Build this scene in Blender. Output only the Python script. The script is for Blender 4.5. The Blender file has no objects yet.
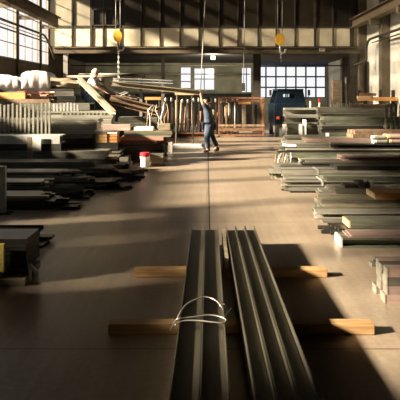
import bpy, bmesh, math, random
from mathutils import Vector, Matrix
random.seed(7)
SC = bpy.context.scene
COL = SC.collection
F, H, CX, CY = 550.0, 1.8, 207.0, 95.0          # focal length in pixels, eye height, vanishing point
def wx(px, Y): return (px-CX)/F*Y
def wz(py, Y): return H-(py-CY)/F*Y
def at(px, py, Y): return Vector((wx(px, Y), Y, wz(py, Y)))

# ---------------------------------------------------------------- materials
MATS = {}
def mat(name, c, rough=.6, metal=0., var=.25, scale=6., c2=None, stretch=(1,1,1), bump=0., emit=None):
    m = bpy.data.materials.new(name); m.use_nodes = True
    nt = m.node_tree; b = nt.nodes['Principled BSDF']
    b.inputs['Roughness'].default_value = rough; b.inputs['Metallic'].default_value = metal
    tc = nt.nodes.new('ShaderNodeTexCoord'); mp = nt.nodes.new('ShaderNodeMapping')
    mp.inputs['Scale'].default_value = stretch
    nz = nt.nodes.new('ShaderNodeTexNoise'); nz.inputs['Scale'].default_value = scale; nz.inputs['Detail'].default_value = 5
    oi = nt.nodes.new('ShaderNodeObjectInfo')
    ad = nt.nodes.new('ShaderNodeVectorMath'); ad.operation = 'ADD'
    nt.links.new(tc.outputs['Object'], mp.inputs['Vector'])
    nt.links.new(mp.outputs[0], ad.inputs[0])
    ml = nt.nodes.new('ShaderNodeMath'); ml.operation = 'MULTIPLY'; ml.inputs[1].default_value = 37.
    nt.links.new(oi.outputs['Random'], ml.inputs[0]); nt.links.new(ml.outputs[0], ad.inputs[1])
    nt.links.new(ad.outputs[0], nz.inputs['Vector'])
    cr = nt.nodes.new('ShaderNodeValToRGB')
    cr.color_ramp.elements[0].position = .3; cr.color_ramp.elements[1].position = .7
    lo = [max(0, x*(1-var)) for x in c] if c2 is None else c2
    hi = [min(1, x*(1+var)) for x in c] if c2 is None else c
    cr.color_ramp.elements[0].color = (*lo, 1); cr.color_ramp.elements[1].color = (*hi, 1)
    nt.links.new(nz.outputs['Fac'], cr.inputs['Fac'])
    hv = nt.nodes.new('ShaderNodeHueSaturation')
    mr = nt.nodes.new('ShaderNodeMapRange'); mr.inputs['To Min'].default_value = 1-var*.7; mr.inputs['To Max'].default_value = 1+var*.7
    nt.links.new(oi.outputs['Random'], mr.inputs['Value']); nt.links.new(mr.outputs[0], hv.inputs['Value'])
    nt.links.new(cr.outputs['Color'], hv.inputs['Color'])
    nt.links.new(hv.outputs['Color'], b.inputs['Base Color'])
    if bump:
        bp = nt.nodes.new('ShaderNodeBump'); bp.inputs['Strength'].default_value = bump; bp.inputs['Distance'].default_value = .02
        nt.links.new(nz.outputs['Fac'], bp.inputs['Height']); nt.links.new(bp.outputs[0], b.inputs['Normal'])
    if emit:
        b.inputs['Emission Color'].default_value = (*c, 1); b.inputs['Emission Strength'].default_value = emit
    MATS[name] = m
    return m
LS = (.6, 4, 4)
mat('steel_grey', (.21,.21,.175), .45, .35, .3, 5, stretch=LS)
mat('steel_light', (.38,.37,.315), .4, .3, .22, 5, stretch=LS)
mat('steel_green', (.18,.195,.145), .5, .25, .3, 5, stretch=LS)
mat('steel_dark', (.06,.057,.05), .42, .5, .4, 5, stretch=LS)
mat('steel_tan', (.32,.27,.19), .5, .2, .3, 5, stretch=LS)
mat('pale_steel', (.52,.47,.33), .5, .1, .2, 5, stretch=LS)
mat('galvanised', (.62,.63,.62), .35, .3, .2, 8)
mat('rust', (.30,.14,.07), .8, 0, .4, 9, c2=(.12,.06,.04))
mat('rust_tan', (.42,.28,.17), .75, 0, .3, 9, c2=(.2,.13,.09))
mat('primer_red', (.42,.22,.17), .6, 0, .25, 5, stretch=LS)
mat('primer_pink', (.44,.32,.28), .6, 0, .2, 5, stretch=LS)
mat('wood', (.62,.40,.19), .7, 0, .25, 7, stretch=(.7,6,6), c2=(.42,.24,.10))
mat('wood_pale', (.62,.46,.26), .7, 0, .25, 7, stretch=(.7,6,6))
mat('wood_orange', (.72,.36,.12), .65, 0, .25, 7, stretch=(.7,6,6))
mat('white_paint', (.82,.82,.80), .5, 0, .06, 4)
mat('white_cloth', (.80,.79,.76), .9, 0, .08, 6)
mat('paper', (.85,.84,.8), .8, 0, .05, 4)
mat('concrete_wall', (.45,.42,.35), .9, 0, .2, 1.5, bump=.2)
mat('whitewash', (.74,.72,.64), .9, 0, .12, 2.2, c2=(.55,.53,.46), bump=.3)
mat('brown_brick', (.17,.135,.10), .9, 0, .2, 1.2)
mat('near_wall_dark', (.05,.045,.035), .9, 0, .3, 1.2)  # for the unseen near walls, coloured dark to cut bounced light
mat('back_wall', (.42,.39,.26), .9, 0, .3, 1.2)
mat('roof', (.05,.042,.032), .9, 0, .2, 1)
mat('dark_iron', (.055,.047,.036), .6, .3, .3, 4)
mat('brown_iron', (.15,.12,.08), .6, .2, .25, 3)
mat('grey_iron', (.33,.31,.27), .6, .2, .2, 3)
mat('blue_iron', (.06,.10,.22), .6, .2, .2, 3)
mat('cream_panel', (.74,.67,.49), .6, 0, .12, 2)
mat('sunlit_panel', (.30,.27,.20), .6, 0, .15, 2)
mat('brown_glass', (.03,.024,.016), .35, 0, .2, 2)
mat('tan_beam', (.12,.09,.055), .6, .1, .2, 3)
mat('hook_yellow', (.85,.48,.05), .4, 0, .12, 8)
mat('rope', (.35,.34,.32), .6, .3, .1, 20)
mat('dark_rope', (.11,.11,.11), .7, 0, .2, 20)
mat('wire', (.5,.48,.43), .35, .6, .1, 30)
mat('red_plastic', (.70,.03,.05), .4, 0, .08, 5)
mat('vehicle_blue', (.006,.016,.03), .35, .2, .2, 3)
mat('rubber', (.02,.02,.02), .8, 0, .2, 5)
mat('lamp_red', (.9,.12,.03), .4, 0, .05, 5)
mat('lamp_white', (1.,.98,.95), .4, 0, .0, 5, emit=4)
mat('yellow_paint', (.62,.50,.12), .6, 0, .15, 4)
mat('skin', (.55,.31,.20), .6, 0, .08, 6)
mat('coverall', (.075,.10,.15), .9, 0, .2, 9)
mat('jeans', (.22,.36,.55), .9, 0, .2, 9)
mat('hair', (.03,.02,.015), .8, 0, .2, 20)
mat('boot', (.05,.035,.025), .6, 0, .2, 9)
mat('teal_door', (.07,.12,.12), .6, 0, .2, 2)
mat('card', (.50,.33,.18), .9, 0, .15, 4)
mat('ground', (.28,.25,.2), .95, 0, .2, 1)

def floor_material():
    m = bpy.data.materials.new('worn_concrete'); m.use_nodes = True
    nt = m.node_tree; b = nt.nodes['Principled BSDF']; N = nt.nodes.new; L = nt.links.new
    tc = N('ShaderNodeTexCoord')
    n1 = N('ShaderNodeTexNoise'); n1.inputs['Scale'].default_value = .9; n1.inputs['Detail'].default_value = 8
    L(tc.outputs['Object'], n1.inputs['Vector'])
    mp = N('ShaderNodeMapping'); mp.inputs['Scale'].default_value = (9, .5, 1); L(tc.outputs['Object'], mp.inputs['Vector'])
    n2 = N('ShaderNodeTexNoise'); n2.inputs['Scale'].default_value = 1.4; n2.inputs['Detail'].default_value = 6; L(mp.outputs[0], n2.inputs['Vector'])
    n3 = N('ShaderNodeTexNoise'); n3.inputs['Scale'].default_value = 22; n3.inputs['Detail'].default_value = 6; L(tc.outputs['Object'], n3.inputs['Vector'])
    a = N('ShaderNodeMath'); a.operation = 'ADD'; L(n1.outputs['Fac'], a.inputs[0]); L(n2.outputs['Fac'], a.inputs[1])
    a2 = N('ShaderNodeMath'); a2.operation = 'ADD'; L(a.outputs[0], a2.inputs[0]); L(n3.outputs['Fac'], a2.inputs[1])
    mr = N('ShaderNodeMapRange'); mr.inputs['From Min'].default_value = 1.1; mr.inputs['From Max'].default_value = 1.9; L(a2.outputs[0], mr.inputs['Value'])
    cr = N('ShaderNodeValToRGB'); L(mr.outputs[0], cr.inputs['Fac'])
    cr.color_ramp.elements[0].color = (.26,.205,.15,1); cr.color_ramp.elements[1].color = (.37,.305,.235,1)
    # faint casting joints every 4 m
    wv = N('ShaderNodeTexBrick'); wv.offset = 0; wv.inputs['Scale'].default_value = 1
    wv.inputs['Brick Width'].default_value = 6.; wv.inputs['Row Height'].default_value = 3.9; wv.inputs['Mortar Size'].default_value = .012
    wv.inputs['Color1'].default_value = (1,1,1,1); wv.inputs['Color2'].default_value = (1,1,1,1); wv.inputs['Mortar'].default_value = (.6,.58,.55,1)
    L(tc.outputs['Object'], wv.inputs['Vector'])
    mx = N('ShaderNodeMixRGB'); mx.blend_type = 'MULTIPLY'; mx.inputs['Fac'].default_value = 1
    L(cr.outputs[0], mx.inputs[1]); L(wv.outputs['Color'], mx.inputs[2]); L(mx.outputs[0], b.inputs['Base Color'])
    b.inputs['Roughness'].default_value = .33
    bp = N('ShaderNodeBump'); bp.inputs['Strength'].default_value = .15; bp.inputs['Distance'].default_value = .01
    L(n3.outputs['Fac'], bp.inputs['Height']); L(bp.outputs[0], b.inputs['Normal'])
    MATS['floor'] = m
floor_material()
def glass_material(name, tint, gl):
    m = bpy.data.materials.new(name); m.use_nodes = True; nt = m.node_tree; nt.nodes.clear()
    o = nt.nodes.new('ShaderNodeOutputMaterial'); t = nt.nodes.new('ShaderNodeBsdfTransparent'); t.inputs[0].default_value = (*tint, 1)
    g = nt.nodes.new('ShaderNodeBsdfGlossy'); g.inputs['Roughness'].default_value = .1
    x = nt.nodes.new('ShaderNodeMixShader'); x.inputs[0].default_value = gl
    nt.links.new(t.outputs[0], x.inputs[1]); nt.links.new(g.outputs[0], x.inputs[2]); nt.links.new(x.outputs[0], o.inputs[0])
    MATS[name] = m
glass_material('glass', (.97,.97,.95), .04)

# ---------------------------------------------------------------- helpers
def link(name, me, m, parent=None, loc=(0,0,0), rot=(0,0,0)):
    o = bpy.data.objects.new(name, me); COL.objects.link(o)
    if m and not me.materials: me.materials.append(MATS[m] if isinstance(m, str) else m)
    o.location = loc; o.rotation_euler = rot
    if parent: o.parent = parent
    return o
def mesh_of(name, bm, smooth=False):
    me = bpy.data.meshes.new(name); bmesh.ops.recalc_face_normals(bm, faces=bm.faces); bm.to_mesh(me); bm.free()
    if smooth:
        for p in me.polygons: p.use_smooth = True
    return me
def bxx(bm, a, b, mtx=None):
    vs = [bm.verts.new((x, y, z)) for x in (a[0], b[0]) for y in (a[1], b[1]) for z in (a[2], b[2])]
    if mtx:
        for v in vs: v.co = mtx @ v.co
    for q in ((0,1,3,2),(4,6,7,5),(0,4,5,1),(2,3,7,6),(0,2,6,4),(1,5,7,3)): bm.faces.new([vs[i] for i in q])
def bar_between(bm, p, q, w, h):
    p, q = Vector(p), Vector(q); d = (q-p); L = d.length
    r = d.to_track_quat('X', 'Z').to_matrix().to_4x4(); r.translation = p
    bxx(bm, (0,-w/2,-h/2), (L,w/2,h/2), r)
def tubep(bm, pts, r, n=6):
    rings = []
    for i, p in enumerate(pts):
        p = Vector(p)
        d = (Vector(pts[min(i+1, len(pts)-1)])-Vector(pts[max(i-1, 0)])).normalized()
        u = d.orthogonal().normalized() if i == 0 else (u - d*u.dot(d)).normalized()
        v = d.cross(u)
        rings.append([bm.verts.new(p+(u*math.cos(2*math.pi*k/n)+v*math.sin(2*math.pi*k/n))*r) for k in range(n)])
    for a, b in zip(rings, rings[1:]):
        for k in range(n): bm.faces.new((a[k], a[(k+1)%n], b[(k+1)%n], b[k]))
    bm.faces.new(rings[0][::-1]); bm.faces.new(rings[-1])
def lathe(bm, prof, n=20, c=(0,0,0)):
    rings = [[bm.verts.new((c[0]+r*math.cos(2*math.pi*k/n), c[1]+r*math.sin(2*math.pi*k/n), c[2]+z)) for k in range(n)] for r, z in prof]
    for a, b in zip(rings, rings[1:]):
        for k in range(n): bm.faces.new((a[k], a[(k+1)%n], b[(k+1)%n], b[k]))
    bm.faces.new(rings[0][::-1]); bm.faces.new(rings[-1])
def box(name, a, b, m, parent=None, bevel=0):
    """a box-like member between two corners, origin at the middle of its base"""
    c = Vector(((a[0]+b[0])/2, (a[1]+b[1])/2, min(a[2], b[2])))
    bm = bmesh.new(); bxx(bm, Vector(a)-c, Vector(b)-c)
    if bevel: bmesh.ops.bevel(bm, geom=list(bm.edges), offset=bevel, segments=2, affect='EDGES')
    pl = parent.location if parent else Vector((0,0,0))
    return link(name, mesh_of(name, bm), m, parent, c-pl)
def tag(o, label, cat, group=None, kind=None):
    if label: o['label'] = label
    if cat: o['category'] = cat
    if group: o['group'] = group
    if kind: o['kind'] = kind
    return o
def empty(name, loc, label, cat, group=None, rz=0):
    o = bpy.data.objects.new(name, None); COL.objects.link(o); o.empty_display_size = .2
    o.location = loc; o.rotation_euler = (0,0,rz); return tag(o, label, cat, group)
def struct(o): o['kind'] = 'structure'; return o
def grid_wall(name, axis, pos, th, u, v, holes, m):
    """a wall slab with rectangular openings; axis 'x' is a wall in the YZ plane, 'y' one in the XZ plane"""
    us = sorted({u[0], u[1], *[h[0] for h in holes], *[h[1] for h in holes]}); vs = sorted({v[0], v[1], *[h[2] for h in holes], *[h[3] for h in holes]})
    bm = bmesh.new()
    for a, b in zip(us, us[1:]):
        run = None
        for c, d in list(zip(vs, vs[1:]))+[(None, None)]:
            solid = c is not None and not any(h[0] <= (a+b)/2 <= h[1] and h[2] <= (c+d)/2 <= h[3] for h in holes)
            if solid: run = (run[0], d) if run else (c, d)
            elif run:
                if axis == 'x': bxx(bm, (pos, a, run[0]), (pos+th, b, run[1]))
                else: bxx(bm, (a, pos, run[0]), (b, pos+th, run[1]))
                run = None
    return struct(link(name, mesh_of(name, bm), m))
WN = [0]
def window(axis, pos, u0, u1, v0, v1, nu, nv, m, fw=.06, bw=.03, depth=.08):
    WN[0] += 1
    bm = bmesh.new()
    def seg(a, b, c, d, t):
        if axis == 'x': bxx(bm, (pos-t/2, a, c), (pos+t/2, b, d))
        else: bxx(bm, (a, pos-t/2, c), (b, pos+t/2, d))
    seg(u0, u1, v0, v0+fw, depth); seg(u0, u1, v1-fw, v1, depth); seg(u0, u0+fw, v0+fw, v1-fw, depth); seg(u1-fw, u1, v0+fw, v1-fw, depth)
    for i in range(1, nu):
        x = u0+(u1-u0)*i/nu; seg(x-bw/2, x+bw/2, v0+fw, v1-fw, depth*.6)
    for i in range(1, nv):
        z = v0+(v1-v0)*i/nv; seg(u0+fw, u1-fw, z-bw/2, z+bw/2, depth*.5)
    o = struct(link('window_%d' % WN[0], mesh_of('window_frame', bm), m))
    bm = bmesh.new(); a, b = (u0+fw, v0+fw), (u1-fw, v1-fw)
    c = [(a[0], a[1]), (b[0], a[1]), (b[0], b[1]), (a[0], b[1])]
    bm.faces.new([bm.verts.new((pos+.001, p, q) if axis == 'x' else (p, pos+.001, q)) for p, q in c])
    link('pane', mesh_of('pane', bm), 'glass', o)
    return o

# ---------------------------------------------------------------- the hall
XL, XR, YB, YF, ZT = -7.5, 7.5, 34., -9., 12.2
EAVE = 6.9
bm = bmesh.new(); bxx(bm, (XL-.3, YF-.3, -.2), (XR+.3, YB+.3, 0)); struct(link('floor', mesh_of('floor', bm), 'floor'))
bm = bmesh.new(); bxx(bm, (-80, -60, -.5), (80, 90, -.22)); struct(link('ground', mesh_of('ground', bm), 'ground'))
bm = bmesh.new(); bxx(bm, (XL-.3, YF-.3, ZT), (XR+.3, YB+.3, ZT+.2))
for y in range(-6, 34, 4): bxx(bm, (XL, y-.12, ZT-.45), (XR, y+.12, ZT))
struct(link('ceiling', mesh_of('ceiling', bm), 'roof'))
bays = [(.7,3.7),(3.7,6.7),(6.7,9.2),(9.2,11.0),(11.0,14.4),(14.4,18.7),(18.7,21.7),(21.7,24.7),(24.7,26.05)]
holes = []
SILL = {}; TOP = {}
for i, (a, b) in enumerate(bays):
    s = 3.18 if a > 18 else 2.3 if a > 10 else 3.1 if a > 6 else 3.5  # sills and tops of the unseen bays are shaped to steer the sunlight
    SILL[i] = s
    TOP[i] = 4.25 if b < 4 else 4.5 if b < 7 else 4.9 if b < 10 else 6.4 if b < 16 else EAVE
    holes.append((a+.06, b-.06, s, TOP[i]))
SUN_SLOTS = [(3.3, 3.5, 2.75, 3.15), (4.9, 5.02, 2.6, 3.1), (6.15, 6.35, 2.1, 2.95)]  # unseen low slots added to throw streaks of sun across the left floor
holes += SUN_SLOTS
# unseen louvres added high in the window wall so daylight reaches the right wall
holes += [(13.0, 26., 7.8+.9*k, 7.8+.9*k+.2) for k in range(5)]
grid_wall('wall_left', 'x', XL-.12, .12, (YF, YB), (0, ZT), holes, 'brown_brick')
for i, (a, b) in enumerate(bays):
    window('x', XL-.03, a+.06, b-.06, SILL[i], TOP[i], 1 if b-a < 2 else 3, 6 if TOP[i] > 5 else 2, 'grey_iron', .05, .03)
grid_wall('wall_front', 'y', YF-.3, .3, (XL-.3, XR+.3), (0, ZT), [], 'near_wall_dark')
bh = [(wx(180,YB), wx(191.5,YB), wz(89,YB), wz(66.5,YB)), (wx(193.5,YB), wx(215,YB), wz(90.5,YB), wz(67.5,YB)),
      (wx(241,YB), wx(252,YB), wz(93,YB), wz(67,YB)), (wx(256,YB), wx(326,YB), wz(98,YB), wz(66,YB))]
grid_wall('wall_back', 'y', YB, .3, (XL-.3, XR+.3), (0, ZT), bh, 'back_wall')
for h, nu, nv, m in zip(bh, (1, 2, 2, 7), (3, 2, 1, 3), ('grey_iron', 'grey_iron', 'grey_iron', 'blue_iron')):
    window('y', YB+.05, *h, nu, nv, m, .06, .09 if nu == 7 else .06, .1)
bm = bmesh.new(); bxx(bm, (wx(253,YB), YB-.08, wz(66,YB)), (wx(328,YB), YB-.003, wz(61,YB))); struct(link('trim_1', mesh_of('trim', bm), 'blue_iron'))
grid_wall('wall_right', 'x', XR, .3, (14, YB), (0, ZT), [], 'whitewash')
grid_wall('wall_right_near', 'x', XR, .3, (YF, 14), (0, ZT), [], 'near_wall_dark')
bm = bmesh.new(); bxx(bm, (XL+.003, YB-.05, 0), (wx(253,YB)-.1, YB-.003, 1.88)); struct(link('dark_backing', mesh_of('trim', bm), 'dark_iron'))  # added dark sheet standing in for the shade behind the racks
bm = bmesh.new(); bxx(bm, (.024, YF, -.01), (.044, 25.9, .0015)); struct(link('trim_4', mesh_of('floor_joint', bm), 'dark_iron'))
# teal door in the back wall beside the glazed gate
bm = bmesh.new(); bxx(bm, (wx(327,YB)+.03, YB-.05, 0), (wx(327,YB)+.53, YB-.003, 2.9)); d = struct(link('door_1', mesh_of('door', bm), 'teal_door'))
bm = bmesh.new(); bxx(bm, (wx(327,YB)+.08, YB-.11, 1.0), (wx(327,YB)+.12, YB-.05, 1.2)); link('door_handle', mesh_of('door_handle', bm), 'galvanised', d)

for q in SUN_SLOTS: window('x', XL-.03, *q, 1, 2, 'grey_iron', .03, .02)
# wall columns and crane runways
n = 0
for i, y in enumerate([-8.3, -5.3, -2.3, .7, 3.7, 6.7, 9.2, 11.0, 14.4, 18.7, 21.7, 24.7]):
    n += 1
    bm = bmesh.new()
    bxx(bm, (XL+.003, y-.06, 0), (XL+.02, y+.06, ZT-.46)); bxx(bm, (XL+.02, y-.015, 0), (XL+.06, y+.015, ZT-.46)); bxx(bm, (XL+.06, y-.06, 0), (XL+.075, y+.06, ZT-.46))
    if y < 26: bxx(bm, (XL+.075, y-.05, 4.78), (-6.7, y+.05, 4.93))
    struct(link('column_left_%d' % n, mesh_of('column_left', bm), 'brown_iron'))
    bm = bmesh.new(); yr = 22.55+(i-9)*4.2 if False else -7.0+3.3*i
    bxx(bm, (XR-.35, yr-.2, 0), (XR-.003, yr+.2, ZT-.46))
    if yr < 26: bxx(bm, (6.7, yr-.12, 4.7), (XR-.35, yr+.12, 4.93))
    struct(link('column_right_%d' % n, mesh_of('column_right', bm), 'brown_iron'))
def runway(name, x, s):
    ye = 25.3 if x < 0 else 25.9
    bm = bmesh.new()
    bxx(bm, (x-.16, YF, 4.93), (x+.16, ye, 4.97)); bxx(bm, (x-.02, YF, 4.97), (x+.02, ye, 5.32)); bxx(bm, (x-.16, YF, 5.32), (x+.16, ye, 5.36))
    bxx(bm, (x-.035, YF, 5.36), (x+.035, ye, 5.43))
    struct(link(name, mesh_of(name, bm), 'tan_beam'))
runway('crane_runway_left', -6.86, 1); runway('crane_runway_right', 6.86, 1)
# pipes along the walls
def pipe(name, pts, r, m, label):
    bm = bmesh.new(); tubep(bm, pts, r, 8); o = link(name, mesh_of(name, bm, True), m); return tag(o, label, 'pipe', None)
for px_, z, r, lab in ((-7.13, 4.43, .05, 'upper of two dark pipes running along the left window wall'), (-7.13, 4.15, .03, 'thin lower pipe beneath the thicker one across the left windows')):
    pts = [(px_, -8, z), (px_, 24.0, z)]
    if r > .04: pts += [(px_, 24.4, z-.1), (px_, 25.2, 3.9), (px_, 25.7, 3.5)]
    else: pts += [(px_, 24.6, z)]
    pipe('wall_pipe', pts, r, 'brown_iron', lab)
pipe('wall_pipe', [(7.05, -8, 4.22), (7.05, 23.8, 4.22), (7.05, 24.1, 4.15), (7.05, 24.3, 3.9), (7.05, 24.3, 3.3), (6.5, 24.3, 3.1)], .055, 'dark_iron', 'thick dark pipe along the right wall bending down beside the mezzanine')
pipe('wall_pipe', [(7.07, -8, 4.04), (7.07, 23.6, 4.04)], .03, 'dark_iron', 'thin straight pipe just below the thick one on the right wall')

# mezzanine front with panels
YM = 26.
xs = [50, 72, 91, 103, 120, 141, 160, 180, 199, 219, 238, 258, 276, 295, 315, 333, 352, 364]
X = [wx(p, YM) for p in xs]
X[0] = XL+.003; X[-1] = XR-.003
bm = bmesh.new()
zb, z1, z2, z3 = wz(47.5, YM), wz(27.5, YM), wz(26, YM), ZT-.003
bxx(bm, (X[0], YM, zb), (X[-1], YM+.1, zb+.06)); bxx(bm, (X[0], YM, z1-.02), (X[-1], YM+.1, z2+.02))
for i, x in enumerate(X):
    w = .05 if xs[i] not in (91, 315) else .1
    if xs[i] in (352,): w = .2
    xa = min(max(x-w/2, X[0]), X[-1]-w)
    bxx(bm, (xa, YM-.02, zb), (xa+w, YM+.12, z3-.45))
wall = struct(link('wall_mezzanine', mesh_of('mezzanine_frame', bm), 'dark_iron'))
for i in range(len(X)-1):
    bm = bmesh.new(); bxx(bm, (X[i]+.02, YM+.03, zb+.05), (X[i+1]-.02, YM+.07, z1-.01)); link('lower_panel', mesh_of('lower_panel', bm), 'cream_panel', wall)
    bm = bmesh.new(); bxx(bm, (X[i]+.02, YM+.04, z2+.01), (X[i+1]-.02, YM+.07, z3-.45)); link('upper_panel', mesh_of('upper_panel', bm), 'sunlit_panel' if i < 2 else 'brown_glass', wall)  # first two upper panels are paler, with the sunlight put into their colour
# framed vent window in the third and fourth panels
xa, xb, za, zc = wx(92.5,YM), wx(118.5,YM), wz(26,YM), wz(7,YM)
bm = bmesh.new()
for q in (((xa,za),(xb,za+.05)), ((xa,zc-.14),(xb,zc)), ((xa,za),(xa+.06,zc)), ((xb-.06,za),(xb,zc)), (((xa+xb)/2-.03,za),((xa+xb)/2+.03,zc))):
    bxx(bm, (q[0][0], YM-.05, q[0][1]), (q[1][0], YM+.03, q[1][1]))
link('vent_frame', mesh_of('vent_frame', bm), 'dark_iron', wall)
bm = bmesh.new()
bxx(bm, (XL+.3, YM-.3, wz(53.5,YM)), (XR-.36, YM+.0, zb)); bxx(bm, (XL+.3, YM-.36, wz(48.6,YM)), (XR-.36, YM-.3, zb)); bxx(bm, (XL+.3, YM-.42, wz(54,YM)), (XR-.36, YM-.3, wz(52.6,YM)))
struct(link('trim_2', mesh_of('mezzanine_beam', bm), 'tan_beam'))
bm = bmesh.new(); bxx(bm, (XL, YM+.13, wz(53,YM)), (XR, YB, zb-.003)); struct(link('mezzanine_floor', mesh_of('mezzanine_floor', bm), 'roof'))
def steel_column(name, px, Y, w, m, top):
    x = wx(px, Y); bm = bmesh.new()
    bxx(bm, (x-w/2, Y-w/2, .03), (x+w/2, Y-w/2+.02, top)); bxx(bm, (x-w/2, Y+w/2-.02, .03), (x+w/2, Y+w/2, top)); bxx(bm, (x-.015, Y-w/2+.02, .03), (x+.015, Y+w/2-.02, top))
    bxx(bm, (x-w*.7, Y-w*.7, 0), (x+w*.7, Y+w*.7, .03))
    struct(link(name, mesh_of(name, bm), m))
steel_column('column_mezzanine_1', 66, 25.4, .2, 'grey_iron', 3.7)
steel_column('column_mezzanine_2', 163, 26.6, .16, 'grey_iron', 3.77)
steel_column('column_mezzanine_3', 257, 26.6, .34, 'dark_iron', 3.77)
steel_column('column_mezzanine_4', 353, 25.4, .34, 'dark_iron', 3.7)
# service lines under the mezzanine
for z, x0, x1, r in ((3.35, 45, 350, .03), (2.9, 60, 250, .025)):
    pipe('ceiling_pipe', [(wx(x0,29), 29, z), (wx(x1,29), 29, z)], r, 'brown_iron', 'long thin pipe under the mezzanine, %s of the two' % ('upper' if z > 3 else 'lower'))
# lamps
l = empty('bulkhead_lamp', at(213, 59.5, 25.76), 'small square lamp glowing white under the mezzanine beam', 'lamp')
x, z = l.location.x, l.location.z
bm = bmesh.new(); bxx(bm, (-.09,-.03,0), (.09,.0,.17)); link('diffuser', mesh_of('diffuser', bm), 'lamp_white', l)
bm = bmesh.new(); bxx(bm, (-.1,0,-.01), (.1,.05,.18)); bxx(bm, (-.015,.01,.18), (.015,.04,.295)); link('housing', mesh_of('housing', bm), 'dark_iron', l)
l = empty('bulkhead_lamp', at(322, 50.5, 25.608), 'unlit grey lamp housing fixed on the beam at right', 'lamp')
bm = bmesh.new(); bxx(bm, (-.14,-.05,0), (.14,.03,.1)); link('housing', mesh_of('housing', bm), 'grey_iron', l)
bm = bmesh.new(); bxx(bm, (-.12,-.04,-.03), (.12,.02,0)); link('diffuser', mesh_of('diffuser', bm), 'white_paint', l)

lm = bpy.data.lights.new('back_wall_fill', 'SPOT'); lm.energy = 230; lm.spot_size = math.radians(150); lm.spot_blend = .6; lm.shadow_soft_size = .08; lm.color = (1,.95,.8)  # added spot behind the lamp housing, aimed back to brighten the back wall
lo = bpy.data.objects.new('back_wall_fill', lm); COL.objects.link(lo); lo.location = (wx(213,25.76), 26.2, 3.5); lo.rotation_euler = (math.radians(80), 0, 0)
# ---------------------------------------------------------------- overhead cranes, hooks, ropes
def crane(Y, label):
    c = empty('bridge_crane', (0, Y, 5.43), label, 'crane')
    bm = bmesh.new(); bxx(bm, (-6.6,-.17,.12), (6.6,.17,.62)); link('girder', mesh_of('girder', bm), 'dark_iron', c)
    for s in (-1, 1):
        bm = bmesh.new(); bxx(bm, (s*6.86-.15,-1,.02), (s*6.86+.15,1,.3)); bxx(bm, (s*6.6-.15,-.2,.1), (s*6.6+.15,.2,.3)); link('end_carriage', mesh_of('end_carriage', bm), 'dark_iron', c)
    return c
def hoist(c, x):
    bm = bmesh.new(); bxx(bm, (x-.35,-.28,-.25), (x+.35,.28,.12)); tubep(bm, [(x-.3,0,-.28),(x+.3,0,-.28)], .14, 14); link('hoist', mesh_of('hoist', bm), 'dark_iron', c)
c2 = crane(17.4, 'overhead bridge crane carrying the two yellow hooks'); hoist(c2, wx(118,17.4)); hoist(c2, wx(280,17.4))
hoist(c2, wx(206,17.4))
bm = bmesh.new(); tubep(bm, [(-.20, 17.13, 1.88), (-.17, 17.2, 2.6), (wx(205.5,17.4), 17.4, 5.05)], .012, 6)
tag(link('sling_rope', mesh_of('sling_rope', bm, True), 'rope'), 'thin pale rope hanging down to the raised hand of the walking worker', 'rope')
bm = bmesh.new(); tubep(bm, [(wx(243.5,17.4), 17.4, wz(84,17.4)), (wx(245,17.4), 17.4, 5.4)], .012, 6)
pr = empty('control_pendant', (wx(243.5,17.4), 17.4, 0), 'pale vertical control cable hanging left of the gate windows', 'cable')
me = mesh_of('cable', bm, True)
for v in me.vertices: v.co.x -= pr.location.x; v.co.y -= 17.4
link('cable', me, 'rope', pr)
bm = bmesh.new(); z = wz(91,17.4); bxx(bm, (-.05,-.04,z), (.05,.04,z+.25)); link('switch_box', mesh_of('switch_box', bm), 'dark_iron', pr)
def hook(px, py, label, m='hook_yellow'):
    Y = 17.4; b = at(px, py, Y); r = empty('hook_block', (b.x, b.y, b.z), label, 'crane hook')
    bm = bmesh.new()
    for s in (-1, 1):
        rng = [(.17*math.cos(a)*.85, s*.05, .02+.19*math.sin(a)) for a in [2*math.pi*k/14 for k in range(14)]]
        f = [bm.verts.new(p) for p in rng]; g = [bm.verts.new((p[0], p[1]+s*.03, p[2])) for p in rng]
        bm.faces.new(f); bm.faces.new(g)
        for k in range(14): bm.faces.new((f[k], f[(k+1)%14], g[(k+1)%14], g[k]))
    tubep(bm, [(0,-.05,.02),(0,.05,.02)], .13, 16)
    link('sheave_block', mesh_of('sheave_block', bm), m, r)
    bm = bmesh.new(); pts = [(0,0,-.17),(0,0,-.27)]+[(.09-.09*math.cos(a), 0, -.33-.09*math.sin(a)) for a in [math.pi*k/6 for k in range(8)]]
    tubep(bm, pts, .032, 8); link('hook', mesh_of('hook', bm, True), 'galvanised', r)
    for s in (-1, 1):
        bm = bmesh.new(); tubep(bm, [(s*.07,0,.1),(s*.07,0,5.02-b.z)], .011, 6); link('hoist_rope', mesh_of('hoist_rope', bm, True), 'rope', r)
    return r
hk = hook(118, 37, 'yellow crane hook block in front of the cream panels at left, holding a chain')
hook(280, 40, 'yellow crane hook block in front of the cream panels above the gate windows')
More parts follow.
